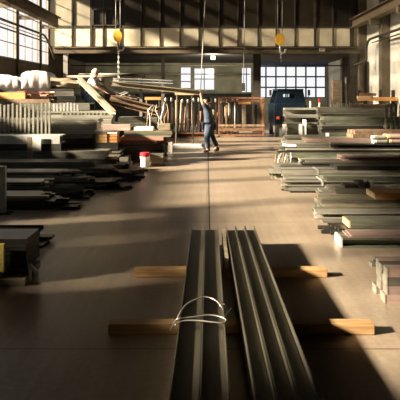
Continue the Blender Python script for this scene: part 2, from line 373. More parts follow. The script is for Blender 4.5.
# chain with load
def chain(name, p, q, r, label):
    p, q = Vector(p), Vector(q); n = int((q-p).length/.075); bm = bmesh.new(); d = (q-p)/n
    for i in range(n):
        c = p+d*(i+.5); R = d.normalized().to_track_quat('Z', 'Y').to_matrix().to_4x4(); R.translation = c
        R = R @ Matrix.Rotation(math.pi/2*(i%2), 4, 'Z')
        pts = [R @ Vector((.022*math.cos(a), 0, .05*math.sin(a))) for a in [2*math.pi*k/8 for k in range(9)]]
        tubep(bm, pts, r, 5)
    return tag(link(name, mesh_of(name, bm), 'galvanised'), label, 'chain')
YH = 17.4
chain('lifting_chain', at(118.6, 51, YH), at(118.6, 83, YH), .011, 'pale chain from the left yellow hook down to the lifted beams')
chain('lifting_chain', at(281, 52, YH), at(281, 62, YH), .011, 'short loose chain dangling under the right yellow hook')

# ---------------------------------------------------------------- steel stock
def prof_polys(kind, w, h):
    t = min(w, h)*.12
    if kind == 'channel':   # U lying open side up
        return [[(0,0),(w,0),(w,h),(w-t,h),(w-t,t),(t,t),(t,h),(0,h)]]
    if kind == 'side':      # C with its open side to the viewer
        return [[(0,0),(w,0),(w,h),(0,h),(0,h-t*1.6),(w-t,h-t*1.6),(w-t,t*1.6),(0,t*1.6)]]
    if kind == 'beam':      # I section
        return [[(0,0),(w,0),(w,t*1.4),(w/2+t,t*1.4),(w/2+t,h-t*1.4),(w,h-t*1.4),(w,h),(0,h),(0,h-t*1.4),(w/2-t,h-t*1.4),(w/2-t,t*1.4),(0,t*1.4)]]
    if kind == 'angle':
        return [[(0,0),(w,0),(w,t),(t,t),(t,h),(0,h)]]
    if kind in ('round', 'pipe'):
        return [[(w/2+w/2*math.cos(a), h/2+h/2*math.sin(a)) for a in [2*math.pi*(k+.5)/10 for k in range(10)]]]
    return [[(0,0),(w,0),(w,h),(0,h)]]
def bar_mesh(kind, L, w, h, axis='x'):
    bm = bmesh.new()
    for pl in prof_polys(kind, w, h):
        a = [bm.verts.new((0, y, z)) for y, z in pl]; b = [bm.verts.new((L, y, z)) for y, z in pl]
        n = len(pl)
        for k in range(n): bm.faces.new((a[k], a[(k+1)%n], b[(k+1)%n], b[k]))
        if kind in ('box', 'pipe'):
            for ring, s in ((a, .06), (b, -.06)):
                c = Vector((ring[0].co.x, w/2, h/2))
                inn = [bm.verts.new((v.co.x, c.y+(v.co.y-c.y)*.78, c.z+(v.co.z-c.z)*.78)) for v in ring]
                dp = [bm.verts.new((v.co.x+s, v.co.y, v.co.z)) for v in inn]
                for k in range(n):
                    bm.faces.new((ring[k], ring[(k+1)%n], inn[(k+1)%n], inn[k])); bm.faces.new((inn[k], inn[(k+1)%n], dp[(k+1)%n], dp[k]))
                bm.faces.new(dp)
        else:
            bm.faces.new(a[::-1]); bm.faces.new(b)
    return mesh_of('bar', bm)
PART = {'box':'square_tube','channel':'channel','side':'channel','beam':'beam','angle':'angle_bar','round':'rod','pipe':'pipe','flat':'flat_bar','plank':'plank','sheet':'sheet'}
KIND = {'box':'tube bundle','channel':'channel bundle','side':'channel bundle','beam':'beam bundle','angle':'angle bundle','round':'rod bundle','pipe':'pipe bundle','flat':'flat bar bundle','plank':'timber stack','sheet':'sheet pack'}
def bundle(x0, x1, Y, w, z0, h, kind, cols, rows, m, label, straps=(), side=1, jit=.04, cap=None, group=None, m2=None, yaw=None, caps=None):
    """x0 is the end towards the aisle; bars run along X"""
    L = abs(x1-x0); s = 1 if x1 > x0 else -1
    yaw = random.uniform(-.012, .012) if yaw is None else yaw
    r = empty(KIND[kind].replace(' ', '_'), (x0, Y, z0), label, KIND[kind], group)
    if s < 0: r.rotation_euler = (0, 0, math.pi)
    g = .97
    cw, ch = w/cols, h/rows
    me = bar_mesh(kind, L, cw*g, ch*(g if kind != 'sheet' else .9)); me.materials.append(MATS[m])
    me2 = None; var = {}
    if m2: me2 = me.copy(); me2.materials.clear(); me2.materials.append(MATS[m2])
    for i in range(cols):
        for j in range(rows):
            dx = random.uniform(0, jit) if jit else 0
            yy = i*cw if s > 0 else -w+i*cw
            mm = me2 if (m2 and (i*3+j*5+int(w*100)) % 4 == 0) else me
            if mm is me and m.startswith('steel') and random.random() < (.2 if m == 'steel_dark' else .45):
                key = random.choice(('steel_grey','steel_light','steel_dark','steel_green') if m != 'steel_dark' else ('steel_dark','steel_grey'))
                if key not in var: var[key] = me.copy(); var[key].materials.clear(); var[key].materials.append(MATS[key])
                mm = var[key]
            o = link(PART[kind], mm, None, r, (dx, yy, j*ch+.001))
            o.scale.x = 1-dx/L
            if caps:
                bm = bmesh.new(); bxx(bm, (-.012, -.002, -.001), (-.001, cw*g+.002, ch*g+.001)); link('end_cap', mesh_of('end_cap', bm), caps, o)
    for k, sx in enumerate(straps):
        bm = bmesh.new(); e = .006; ya, yb = (-e, w+e) if s > 0 else (-w-e, e); q = .035
        bxx(bm, (sx, ya, .001), (sx+q, ya+e*.9, h+e)); bxx(bm, (sx, yb-e*.9, .001), (sx+q, yb, h+e)); bxx(bm, (sx, ya, h), (sx+q, yb, h+e))
        link('strap', mesh_of('strap', bm), 'galvanised', r)
    if cap:
        bm = bmesh.new(); ya = 0 if s > 0 else -w
        bxx(bm, (-.025, ya, .01), (-.002, ya+w*.97, h*.97)); link('end_board', mesh_of('end_board', bm), cap, r)
    return r
def stack(Y, w, side, layers, x_far=None, x_in=None):
    """layers bottom to top: (pixel column of the aisle end, pixel row of the top front edge, kind, cols, rows, material, label, options)"""
    z = 0.; out = []
    for lay in layers:
        px, py, kind, cols, rows, m, label = lay[:7]; opt = dict(lay[7]) if len(lay) > 7 else {}
        zt = wz(py, Y); h = zt-z
        x0 = wx(px, Y); dy = opt.pop('dy', random.uniform(0, .03)); ww = opt.pop('w', w)
        if side < 0 and Y < 12: rows *= 2; opt['jit'] = max(opt.get('jit', .04), .4); opt['yaw'] = random.uniform(-.02, .02)
        elif side > 0 and 'cap' not in opt: opt['jit'] = max(opt.get('jit', .04), .1)
        far = opt.pop('far', x_far if x_far is not None else side*random.uniform(6.7, 7.05))
        if far < wx(-160, Y): far = max(far, wx(-160, Y))
        out.append(bundle(x0, far, Y+dy, ww-dy, z, h-.002, kind, cols, rows, m, label, side=side, **opt)); z = zt
    return z

R = 1
stack(6.45, .32, R, [
 (343, 238, 'side', 3, 1, 'steel_green', 'grey-green steel channels lying nearest on the right floor under a reddish sheet', {'jit':.02, 'cap':'paper'}),
 (344, 235.6, 'sheet', 1, 2, 'primer_pink', 'reddish flat sheets on top of the nearest right-hand channels', {})])
stack(7.05, .36, R, [
 (322, 231.3, 'round', 7, 1, 'steel_dark', 'thin dark rods sticking out under the orange-ended bundle', {'jit':.2}),
 (332, 229, 'flat', 4, 1, 'steel_dark', 'dark flat bars poking out just above the thin dark rods', {'jit':.2}),
 (351, 221.5, 'box', 3, 2, 'steel_grey', 'grey tubes closed by a pale orange board, behind the nearest channels', {'cap':'wood_pale','jit':0})])
stack(7.72, .45, R, [
 (318, 219, 'flat', 4, 2, 'steel_grey', 'grey flat bars flat on the floor beneath the bright-edged channels', {}),
 (315, 213, 'side', 3, 1, 'steel_light', 'pale channels with a bright front edge reaching furthest into the aisle near the dark rods', {'jit':.03})])
stack(8.4, .5, R, [
 (321, 207, 'box', 5, 1, 'steel_grey', 'lowest grey tubes of the pile behind the bright-edged channels', {}),
 (320, 200, 'box', 5, 2, 'steel_tan', 'tan-grey tubes in the middle of the pile under the orange timber', {}),
 (377, 193.5, 'plank', 3, 2, 'wood_orange', 'orange planks lying on top of the tan-grey tubes at the right edge', {'cap':'wood_pale','jit':.0})])
stack(9.25, .5, R, [
 (322, 198, 'channel', 4, 1, 'steel_grey', 'grey channels at floor level just behind the orange planks', {}),
 (319, 193, 'flat', 4, 3, 'steel_light', 'pale flat bars above grey channels behind the orange planks', {}),
 (331, 188.5, 'box', 5, 1, 'steel_grey', 'grey tubes topping the pile behind the orange planks', {'m2':'steel_tan'})])
stack(10.1, .55, R, [
 (281, 191, 'round', 9, 1, 'steel_dark', 'dark rods fanned on the floor below the strapped channels', {'jit':.5}),
 (284, 186, 'box', 6, 1, 'steel_grey', 'strapped grey tubes with staggered ends above the dark rods', {'straps':(.75,), 'jit':.2}),
 (278, 181, 'side', 5, 1, 'steel_light', 'strapped pale channels over staggered grey tubes, mid right', {'straps':(.8,), 'jit':.2}),
 (322, 177, 'box', 6, 1, 'steel_green', 'greenish tubes set back on top of the strapped pale channels', {'m2':'steel_light'})])
stack(11.1, .55, R, [
 (284, 180.5, 'box', 5, 1, 'steel_grey', 'bottom tubes of the pile whose upper layer juts furthest toward the aisle', {'jit':.2}),
 (271, 175, 'flat', 5, 3, 'steel_tan', 'tan flat bars jutting out above the bottom tubes, right of the aisle', {'jit':.3,'straps':(1.0,)}),
 (268, 170.5, 'box', 6, 1, 'steel_light', 'pale tubes whose tips reach furthest left of all right-hand stock', {'jit':.3,'straps':(1.0,)}),
 (336, 166.5, 'channel', 5, 1, 'steel_grey', 'grey channels set well back on the furthest-reaching pale tubes', {})])
stack(12.15, .6, R, [
 (275, 171, 'round', 10, 1, 'steel_dark', 'dark rods at the foot of the fifth pile up the right side', {'jit':.4}),
 (272, 165.5, 'box', 6, 1, 'steel_grey', 'grey tubes over dark rods, right of the aisle near the white-tipped bars', {'jit':.3}),
 (302, 161, 'flat', 5, 3, 'steel_light', 'pale flats set back on grey tubes near the white-tipped bars', {}),
 (341, 157, 'side', 5, 1, 'primer_pink', 'pinkish channels on pale flats in the middle of the right side', {})])
stack(13.3, .65, R, [
 (286, 163.5, 'box', 6, 1, 'steel_grey', 'floor-level grey tubes under the white-tipped angle bars', {'jit':.1}),
 (292, 158, 'angle', 6, 2, 'steel_light', 'pale angle bars stacked beneath the white-tipped bars', {'jit':.1}),
 (279, 152.5, 'box', 7, 2, 'steel_green', 'greenish tubes carrying the white-tipped flats', {'jit':.12}),
 (277, 148.8, 'flat', 5, 3, 'steel_light', 'pale flats on greenish tubes ending beside the aisle', {'jit':.25}),
 (331, 144, 'side', 5, 1, 'steel_tan', 'tan channels on pale flats in front of the white-capped tubes', {})])
stack(14.7, .65, R, [
 (290, 154, 'box', 5, 2, 'steel_grey', 'grey tubes at the foot of the pile with white-capped tubes', {}),
 (285, 147, 'channel', 5, 2, 'steel_green', 'greenish channels low in the pile with white-capped tubes', {'jit':.1}),
 (283, 142, 'flat', 5, 4, 'steel_light', 'pale flat bars mid-height in the pile with white-capped tubes', {'jit':.2}),
 (305, 138, 'box', 6, 1, 'steel_grey', 'grey tubes under the white-capped tubes, right side', {'m2':'primer_pink'}),
 (352, 130.5, 'plank', 4, 2, 'rust_tan', 'long brownish timbers on top of the pile with white-capped tubes', {'jit':.1})])
stack(16.3, .7, R, [
 (290, 148, 'box', 5, 2, 'steel_grey', 'bottom grey tubes under the tallest mid-right pile', {}),
 (286, 141, 'side', 5, 2, 'steel_green', 'greenish channels low in the tallest mid-right pile', {}),
 (284, 136, 'flat', 4, 4, 'steel_grey', 'dark grey flats beneath the wide blocks of tall grey channels', {}),
 (322, 129, 'box', 6, 2, 'steel_green', 'greenish tubes in the lower tier of the tall grey block at right', {'jit':.02}),
 (322, 123, 'box', 6, 2, 'steel_grey', 'grey tubes in the middle tier of the tall grey block at right', {'jit':.02}),
 (321, 117, 'box', 6, 2, 'steel_green', 'greenish tubes in the top tier of the tall grey block at right', {'jit':.02})])
stack(18.3, .8, R, [
 (292, 141, 'box', 6, 2, 'steel_grey', 'grey tubes on the floor below the big pale sheet pack', {}),
 (288, 134, 'side', 5, 2, 'steel_dark', 'dark channels low below the big pale sheet pack', {}),
 (286, 124, 'box', 5, 3, 'steel_tan', 'tan tubes just beneath the big pale sheet pack', {}),
 (284, 108, 'side', 2, 2, 'steel_light', 'big smooth grey channels topping the pile before the blue vehicle', {'far':wx(318,18.3),'jit':.03}),])
stack(18.5, .8, R, [
 (320, 141, 'box', 5, 2, 'steel_grey', 'tubes at floor level right of the big grey channels', {}),
 (320, 126, 'box', 5, 3, 'steel_dark', 'dark tubes right of the big grey channels in the rear pile', {}),
 (319, 115, 'box', 5, 2, 'steel_grey', 'grey tubes under a pale band in the rear right pile', {}),
 (318, 109, 'side', 3, 1, 'steel_light', 'pale wide channel band on top of the rear right pile', {})]) if False else None
stack(20.3, .9, R, [
 (322, 132, 'box', 5, 2, 'steel_grey', 'bottom tubes of the rearmost pile at right', {}),
 (320, 120, 'box', 5, 3, 'steel_dark', 'dark tubes halfway up the rearmost pile at right', {}),
 (318, 112.5, 'side', 4, 1, 'steel_grey', 'grey channels high in the rearmost pile at right', {}),
 (316, 107.5, 'flat', 3, 2, 'steel_light', 'pale flat bars on top of the rearmost pile at right', {'jit':.02})])
# near right edge
def place_box(x0, x1, Y, w, z0, z1, *a, **k): return bundle(x0, x1, Y, w, z0, z1-z0, *a, **k)
place_box(wx(385,4.75), 3.4, 4.75, .34, 0, .30, 'box', 3, 4, 'primer_pink', 'pink and grey tubes with pale ends at the right frame edge', m2='steel_grey', jit=.05, caps='steel_light')
place_box(wx(377,5.55), 3.6, 5.55, .3, 0, .08, 'flat', 3, 2, 'steel_dark', 'small dark flat bars on the floor just behind the pink tubes', jit=.2, m2='steel_green')

L = -1
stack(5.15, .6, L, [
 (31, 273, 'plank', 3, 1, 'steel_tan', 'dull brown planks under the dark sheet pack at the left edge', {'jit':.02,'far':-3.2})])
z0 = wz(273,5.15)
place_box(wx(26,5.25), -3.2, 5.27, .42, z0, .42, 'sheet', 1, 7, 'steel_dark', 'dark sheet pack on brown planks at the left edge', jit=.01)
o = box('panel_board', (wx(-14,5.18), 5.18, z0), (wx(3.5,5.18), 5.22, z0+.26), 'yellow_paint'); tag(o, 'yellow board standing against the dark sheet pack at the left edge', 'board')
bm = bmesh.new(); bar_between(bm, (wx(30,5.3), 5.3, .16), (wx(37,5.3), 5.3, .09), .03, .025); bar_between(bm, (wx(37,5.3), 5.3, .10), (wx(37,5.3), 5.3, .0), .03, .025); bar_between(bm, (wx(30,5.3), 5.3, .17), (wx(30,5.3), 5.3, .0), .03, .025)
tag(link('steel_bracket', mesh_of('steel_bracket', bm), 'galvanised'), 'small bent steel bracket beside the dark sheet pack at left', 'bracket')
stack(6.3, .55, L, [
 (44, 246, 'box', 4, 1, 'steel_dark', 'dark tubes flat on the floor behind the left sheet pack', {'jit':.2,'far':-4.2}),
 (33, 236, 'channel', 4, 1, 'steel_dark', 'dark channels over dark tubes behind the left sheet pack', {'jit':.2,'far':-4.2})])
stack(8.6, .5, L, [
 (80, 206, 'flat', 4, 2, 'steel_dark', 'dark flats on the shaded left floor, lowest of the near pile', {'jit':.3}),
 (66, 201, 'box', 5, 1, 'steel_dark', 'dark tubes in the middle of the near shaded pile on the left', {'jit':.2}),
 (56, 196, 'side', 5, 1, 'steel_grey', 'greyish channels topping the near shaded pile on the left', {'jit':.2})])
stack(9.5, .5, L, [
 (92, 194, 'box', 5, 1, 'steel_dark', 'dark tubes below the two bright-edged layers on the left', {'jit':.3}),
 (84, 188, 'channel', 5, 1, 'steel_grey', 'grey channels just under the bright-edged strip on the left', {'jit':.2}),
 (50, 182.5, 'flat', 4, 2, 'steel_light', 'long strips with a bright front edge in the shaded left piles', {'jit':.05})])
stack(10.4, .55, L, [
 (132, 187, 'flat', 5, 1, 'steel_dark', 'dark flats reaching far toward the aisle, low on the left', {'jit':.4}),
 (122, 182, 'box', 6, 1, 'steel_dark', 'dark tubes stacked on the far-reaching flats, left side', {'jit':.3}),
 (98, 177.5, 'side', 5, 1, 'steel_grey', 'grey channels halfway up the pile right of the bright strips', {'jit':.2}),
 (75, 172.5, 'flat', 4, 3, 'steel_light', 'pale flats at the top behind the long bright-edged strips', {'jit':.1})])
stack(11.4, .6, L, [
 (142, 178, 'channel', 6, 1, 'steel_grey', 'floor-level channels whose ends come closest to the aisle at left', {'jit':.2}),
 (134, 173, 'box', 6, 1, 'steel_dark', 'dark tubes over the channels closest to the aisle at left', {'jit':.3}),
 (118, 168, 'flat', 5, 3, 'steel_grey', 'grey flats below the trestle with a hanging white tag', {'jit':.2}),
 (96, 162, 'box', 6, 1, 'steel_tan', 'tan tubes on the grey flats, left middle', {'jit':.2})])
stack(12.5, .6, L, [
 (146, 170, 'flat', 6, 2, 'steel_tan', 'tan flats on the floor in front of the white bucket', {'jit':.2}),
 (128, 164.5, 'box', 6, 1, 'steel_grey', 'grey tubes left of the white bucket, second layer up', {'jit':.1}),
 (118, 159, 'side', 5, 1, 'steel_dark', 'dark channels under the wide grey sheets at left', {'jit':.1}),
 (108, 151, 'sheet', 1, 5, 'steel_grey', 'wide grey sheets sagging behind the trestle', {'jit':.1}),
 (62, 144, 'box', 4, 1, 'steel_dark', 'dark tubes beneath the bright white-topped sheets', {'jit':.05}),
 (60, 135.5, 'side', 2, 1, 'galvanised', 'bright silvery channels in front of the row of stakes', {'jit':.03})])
z = wz(135.5, 12.5)
sp = tag(box('paper_sheet', (wx(31,12.47), 12.46, z-.35), (wx(41,12.47), 12.475, z+.004), 'paper'), 'white tag hanging on the front of the bright silvery channels', 'tag')
# trestle in front
def trestle(x0, x1, Y, zt, m, label, d=.35, lm='brown_iron', th=.09, zb=0):
    r = empty('trestle', ((x0+x1)/2, Y, zb), label, 'trestle'); hw = (x1-x0)/2; zt -= zb
    bm = bmesh.new(); bxx(bm, (-hw, -.08, zt-th), (hw, .08, zt)); link('top_beam', mesh_of('top_beam', bm), m, r)
    for sx in (-1, 1):
        for sy in (-1, 1):
            bm = bmesh.new(); bar_between(bm, (sx*hw*.8, sy*.05, zt-th), (sx*hw*.9, sy*d/2, 0), .035, .035); link('leg', mesh_of('leg', bm), lm, r)
    bm = bmesh.new(); bar_between(bm, (-hw*.85, 0, zt*.5), (hw*.85, 0, zt*.5), .025, .025); link('stretcher', mesh_of('stretcher', bm), lm, r)
    return r
stk = empty('support_stand', (wx(30,12.3), 12.28, 0), 'pale upright stand leg before the left stacks under the white tag', 'stand')
bm = bmesh.new(); bxx(bm, (-.05,-.03,.02), (.05,.03,.86)); link('post', mesh_of('post', bm), 'steel_tan', stk)
bm = bmesh.new(); bxx(bm, (-.12,-.08,0), (.12,.08,.02)); link('foot', mesh_of('foot', bm), 'steel_dark', stk)
stk = empty('support_stand', (wx(2,8.35), 8.35, 0), 'bright grey post standing at the left frame edge', 'stand')
bm = bmesh.new(); bxx(bm, (-.06,-.03,.02), (.06,.03,.72)); link('post', mesh_of('post', bm), 'galvanised', stk)
bm = bmesh.new(); bxx(bm, (-.14,-.09,0), (.14,.09,.02)); link('foot', mesh_of('foot', bm), 'steel_dark', stk)

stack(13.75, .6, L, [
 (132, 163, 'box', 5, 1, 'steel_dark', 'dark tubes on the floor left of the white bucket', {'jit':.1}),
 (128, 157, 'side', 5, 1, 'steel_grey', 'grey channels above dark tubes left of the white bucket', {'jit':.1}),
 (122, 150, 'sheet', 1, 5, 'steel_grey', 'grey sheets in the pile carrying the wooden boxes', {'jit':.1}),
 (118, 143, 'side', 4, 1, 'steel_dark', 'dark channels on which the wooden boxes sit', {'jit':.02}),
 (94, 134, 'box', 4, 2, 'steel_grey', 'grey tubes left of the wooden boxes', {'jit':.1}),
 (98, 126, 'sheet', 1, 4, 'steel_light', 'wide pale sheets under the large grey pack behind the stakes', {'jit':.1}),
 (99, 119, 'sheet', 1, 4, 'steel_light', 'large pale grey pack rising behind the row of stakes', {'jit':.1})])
# stakes
def stake_rack(px0, px1, Y, n, ztop, label, m='steel_tan', zb=0., w=.045, rails=(.3, .9), lit=None):
    r = empty('stake_rack', ((wx(px0,Y)+wx(px1,Y))/2, Y, zb), label, 'rack'); hw = (wx(px1,Y)-wx(px0,Y))/2
    bm = bmesh.new()
    for z in rails: bxx(bm, (-hw-.05, .03, z-.03), (hw+.05, .07, z+.03))
    bxx(bm, (-hw-.05, -.08, 0), (hw+.05, .08, .04)); link('rail', mesh_of('rail', bm), 'rust_tan' if lit else 'steel_grey', r)
    bm = bmesh.new(); bxx(bm, (-w/2, -.03, .04), (w/2, .03, ztop-zb)); me = mesh_of('stake', bm); me.materials.append(MATS[m])
    for i in range(n):
        o = link('stake', me, None, r, (-hw+2*hw*i/(n-1)+random.uniform(-.01,.01), 0, 0)); o.scale.z = random.uniform(.95, 1.0)
        if lit:
            b2 = bmesh.new(); lathe(b2, [(.03,-.16),(.055,-.12),(.06,-.05),(.03,.02)], 10)
            link('knob', mesh_of('knob', b2), lit, o, (0, -.05, ztop-zb))
    return r
stake_rack(-20, 50, 13.45, 18, wz(102, 13.45), 'row of pale upright stakes in front of the large pale grey pack at left', w=.042, m='steel_light')
stack(15.1, .6, L, [
 (117, 150, 'box', 4, 2, 'steel_dark', 'dark tubes at the base of the slotted-beam pile', {}),
 (116, 140, 'side', 4, 2, 'steel_grey', 'grey channels in the lower half of the slotted-beam pile', {}),
 (114, 130, 'box', 4, 2, 'steel_grey', 'grey tubes midway in the slotted-beam pile', {}),
 (112, 118, 'sheet', 1, 5, 'steel_light', 'pale sheets beneath the slotted beam', {'jit':.05}),
])
# slotted beam
zb_ = wz(118,15.1); Y = 15.13
sb = empty('slotted_beam', (wx(60,Y), Y, zb_), 'long pale beam with a row of dark slots lying on pale sheets at left', 'beam')
Ls = wx(113,Y)-wx(40,Y)
bm = bmesh.new(); hh = wz(111.5,Y)-zb_
bxx(bm, (wx(40,Y)-wx(60,Y), 0, .0), (wx(113,Y)-wx(60,Y), .4, hh*.45)); bxx(bm, (wx(40,Y)-wx(60,Y), 0, hh*.75), (wx(113,Y)-wx(60,Y), .4, hh))
bxx(bm, (wx(40,Y)-wx(60,Y), .03, hh*.45), (wx(113,Y)-wx(60,Y), .4, hh*.75)); link('body', mesh_of('body', bm), 'steel_light', sb)
for i in range(14):
    bm = bmesh.new(); x = .05+i*.105; bxx(bm, (x, .0, hh*.45), (x+random.uniform(.03,.06), .03, hh*.75)); link('web', mesh_of('web', bm), 'steel_light', sb)
stake_rack(54, 78, 15.9, 8, wz(102.5,15.9), 'short row of thin pale stakes behind the slotted beam', m='galvanised', w=.05)

# boxes, bucket
def crate(name, px0, px1, Y, w, z0, z1, m, lidm, label, cat='crate'):
    r = empty(name, ((wx(px0,Y)+wx(px1,Y))/2, Y+w/2, z0), label, cat); hw = (wx(px1,Y)-wx(px0,Y))/2; h = z1-z0
    bm = bmesh.new(); bxx(bm, (-hw+.012,-w/2+.012,0), (hw-.012,w/2-.012,h*.86)); 
    for s in (-1, 1):
        for q in (-1, 1): bxx(bm, (s*hw-.02*(s+1)*.5*2+.0, q*w/2-.02*(q+1), 0), (s*hw+.04-.04*(s+1)*.5*1, q*w/2+.04-.02*(q+1), h*.86)) if False else None
    for k in range(3): bxx(bm, (-hw,-w/2,h*(.04+.28*k)), (hw,w/2,h*(.24+.28*k)))
    link('body', mesh_of('body', bm), m, r)
    bm = bmesh.new(); bxx(bm, (-hw,-w/2,h*.86), (hw,w/2,h)); link('lid', mesh_of('lid', bm), lidm, r)
    return r
z = wz(143,13.75)
crate('wooden_box', 95.5, 107, 13.78, .4, z, wz(133.5,13.75), 'wood', 'rust_tan', 'brown wooden box, left of the pair beside the grey tubes', 'box')
crate('wooden_box', 107.3, 117, 13.80, .4, z, wz(132.5,13.75), 'wood_orange', 'paper', 'orange wooden box with a white top, right of the pair', 'box')
crate('steel_box', 149.5, 163, 13.95, .5, 0, wz(154,13.95), 'steel_tan', 'steel_grey', 'tan box on the floor right of the white bucket', 'box')
Y = 13.7; r = empty('paint_bucket', (wx(144.6,Y), Y+.1, 0), 'white bucket with a red top standing on the floor at the left stacks', 'bucket')
z0_ = .0
bm = bmesh.new(); lathe(bm, [(.098,0),(.105,.01),(.118,.25),(.118,.26)], 24); link('body', mesh_of('body', bm, False), 'white_paint', r)
bm = bmesh.new(); lathe(bm, [(.120,.26),(.126,.265),(.126,.345),(.115,.36)], 24); link('lid', mesh_of('lid', bm), 'red_plastic', r)
bm = bmesh.new(); tubep(bm, [(.124*math.cos(a), -.124*math.sin(a)*.5-.09, .27-.1*math.sin(a)) for a in [math.pi*k/10 for k in range(11)]], .004, 5); link('handle', mesh_of('handle', bm), 'galvanised', r)
# centre-left block
def blk(px0, px1, Y, w, z0, z1, *a, **k): return bundle(wx(px1,Y), wx(px0,Y), Y, w, z0, z1-z0, *a, **k)
Y = 14.6
zz = [0, wz(152,Y), wz(144,Y), wz(137,Y), wz(131,Y)]
blk(131, 162, Y, .5, zz[0], zz[1], 'plank', 3, 2, 'dark_iron', 'dark timbers at the base of the block pile behind the bucket')
blk(122, 168, Y, .55, zz[1], zz[2], 'flat', 4, 3, 'steel_dark', jit=.3, label= 'dark tubes low in the block pile behind the bucket')
blk(120, 167, Y, .55, zz[2], zz[3], 'box', 5, 2, 'rust', jit=.3, m2='primer_red', label= 'reddish bars midway in the block pile behind the bucket')
blk(124, 172, Y, .55, zz[3], zz[4], 'sheet', 1, 4, 'steel_tan', 'tan plates topping the block pile behind the bucket')
o = box('timber', (wx(102.5,Y), Y+.02, zz[4]+.001), (wx(130.5,Y), Y+.2, wz(124.5,Y)), 'primer_pink', bevel=.01); tag(o, 'pinkish square timber overhanging the tan plates at left', 'timber')
o = box('white_plate', (wx(133,Y), Y+.05, zz[4]+.001), (wx(153,Y), Y+.3, wz(127,Y)), 'white_paint', bevel=.01); tag(o, 'bright white plate on top of the tan plates', 'plate')
o = box('steel_block', (wx(158,Y), Y+.05, zz[4]+.001), (wx(170,Y), Y+.35, wz(124,Y)), 'steel_tan', bevel=.01); tag(o, 'tan steel block at the aisle end of the tan plates', 'block')
# bent rods
for i in range(7):
    xa = 147+i*3.2; bm = bmesh.new()
    pts = [at(xa+random.uniform(-3,3), 125, 14.9), at(xa+random.uniform(-3,3), 118, 14.93), at(xa+random.uniform(-2,4), 110, 14.97), at(xa+random.uniform(-1,5), 104+random.uniform(-2,4), 15.0)]
    pts[0].z = zz[4]+.01
    tubep(bm, pts, .014, 6)
    tag(link('bent_rod', mesh_of('bent_rod', bm, True), 'galvanised' if i % 2 else 'rust_tan'), 'bent %s rod sprouting behind the white plate' % ('bright' if i % 2 else 'rusty'), 'rod', 'bent %s rods behind the white plate' % ('bright' if i % 2 else 'rusty'))
# second block pile behind, with sloping bundle
Y = 15.9
blk(121, 166, Y, .6, 0, wz(140,Y), 'box', 3, 3, 'steel_dark', 'dark tubes at the base of the pile under the sloping channels')
blk(119, 164, Y, .6, wz(140,Y), wz(127,Y), 'side', 3, 2, 'steel_dark', 'dark channels midway under the sloping channels')
blk(118, 158, Y, .6, wz(127,Y), wz(117,Y), 'sheet', 1, 4, 'steel_grey', 'grey plates directly under the sloping channels')
r = bundle(0, 1.45, Y, .5, 0, .26, 'side', 3, 2, 'rust_tan', 'sloping tan-brown channels leaning down toward the aisle at left'); r.location = (wx(108,Y), Y, wz(106,Y)+.07); r.rotation_euler = (0, math.radians(14), 0)
# trestles / blocks with orange tops
trestle(wx(145,17.2), wx(161,17.2), 17.2, wz(97,17.2), 'wood_orange', 'trestle with an orange timber top, left of the worker by the raised beams')
trestle(wx(175,18.9), wx(194,18.9), 18.9, wz(92.3,18.9), 'wood_pale', 'trestle with a pale orange top just behind the lifted beam end')
# bright white strip on the floor
Y = 18.3
r = empty('white_sheet', (wx(186,Y), Y, 0), 'bright white sheet pack on the floor just left of the walking worker', 'sheet')
bm = bmesh.new()
for k in range(3): bxx(bm, (wx(172,Y)-wx(186,Y)+.02*k, .0, .02+k*.04), (wx(203,Y)-wx(186,Y)-.03*k, .45, .057+k*.04))
link('sheet', mesh_of('sheet', bm), 'white_paint', r)
bm = bmesh.new()
for x in (-.35, .3): bxx(bm, (x-.04, 0, 0), (x+.04, .45, .02))
link('batten', mesh_of('batten', bm), 'wood', r)
o = box('concrete_block', (wx(168,17.2), 17.2, 0), (wx(172.5,17.2), 17.4, .33), 'white_paint', bevel=.01); tag(o, 'small white block standing at the end of the left piles', 'block')

# high pile far left
stack(16.6, .7, L, [
 (112, 143, 'box', 5, 2, 'steel_dark', 'dark tubes at the base of the far left pile', {}),
 (110, 130, 'side', 4, 2, 'steel_dark', 'dark channels in the far left pile below the blue jeans worker', {}),
 (108, 119, 'box', 4, 2, 'steel_grey', 'grey tubes midway up the far left pile', {}),
 (106, 110, 'side', 4, 1, 'steel_grey', 'grey channels in the far left pile, level with the slotted beam', {'jit':.05}),
 (90, 103, 'box', 4, 1, 'steel_grey', 'grey tubes high in the far left pile behind thin stakes', {'jit':.1}),
 (52, 99, 'flat', 4, 1, 'rust_tan', 'rusty flat bars on top of the far left pile', {'jit':.1})])
zt = wz(99,16.6)
o = box('orange_timber', (wx(-30,16.65), 16.65, zt+.001), (wx(25,16.65), 16.85, wz(92.5,16.6)), 'wood_orange'); tag(o, 'long orange timber on the rusty bars at the left edge', 'timber')
for i in range(26):
    px = random.uniform(20, 52); yy = 16.7+random.uniform(0,.5); hgt = random.choice((.05,.07,.09)); ln = random.uniform(.2,.5)
    m_ = random.choice(('rust','rust','steel_dark','rust_tan','galvanised','primer_red'))
    bm = bmesh.new(); lv = i % 3
    a = random.uniform(-.8,.8); R_ = Matrix.Rotation(a, 4, 'Z')
    if i % 2: bxx(bm, (-ln/2,-.03,0), (ln/2,.03,hgt), R_)
    else: tubep(bm, [R_ @ Vector((-ln/2,0,.03)), R_ @ Vector((ln/2,0,.03))], .03, 8)
    kind_ = {'rust':'brown rusty','steel_dark':'dark','rust_tan':'tan rusty','galvanised':'shiny','primer_red':'red-brown'}[m_]
    tag(link('steel_offcut', mesh_of('steel_offcut', bm), m_, None, (wx(px,16.6), yy, zt+lv*.085+.002)), 'short %s steel offcut heaped on the far left pile under the white sheets' % kind_, 'offcut', '%s offcuts on the far left pile' % kind_)
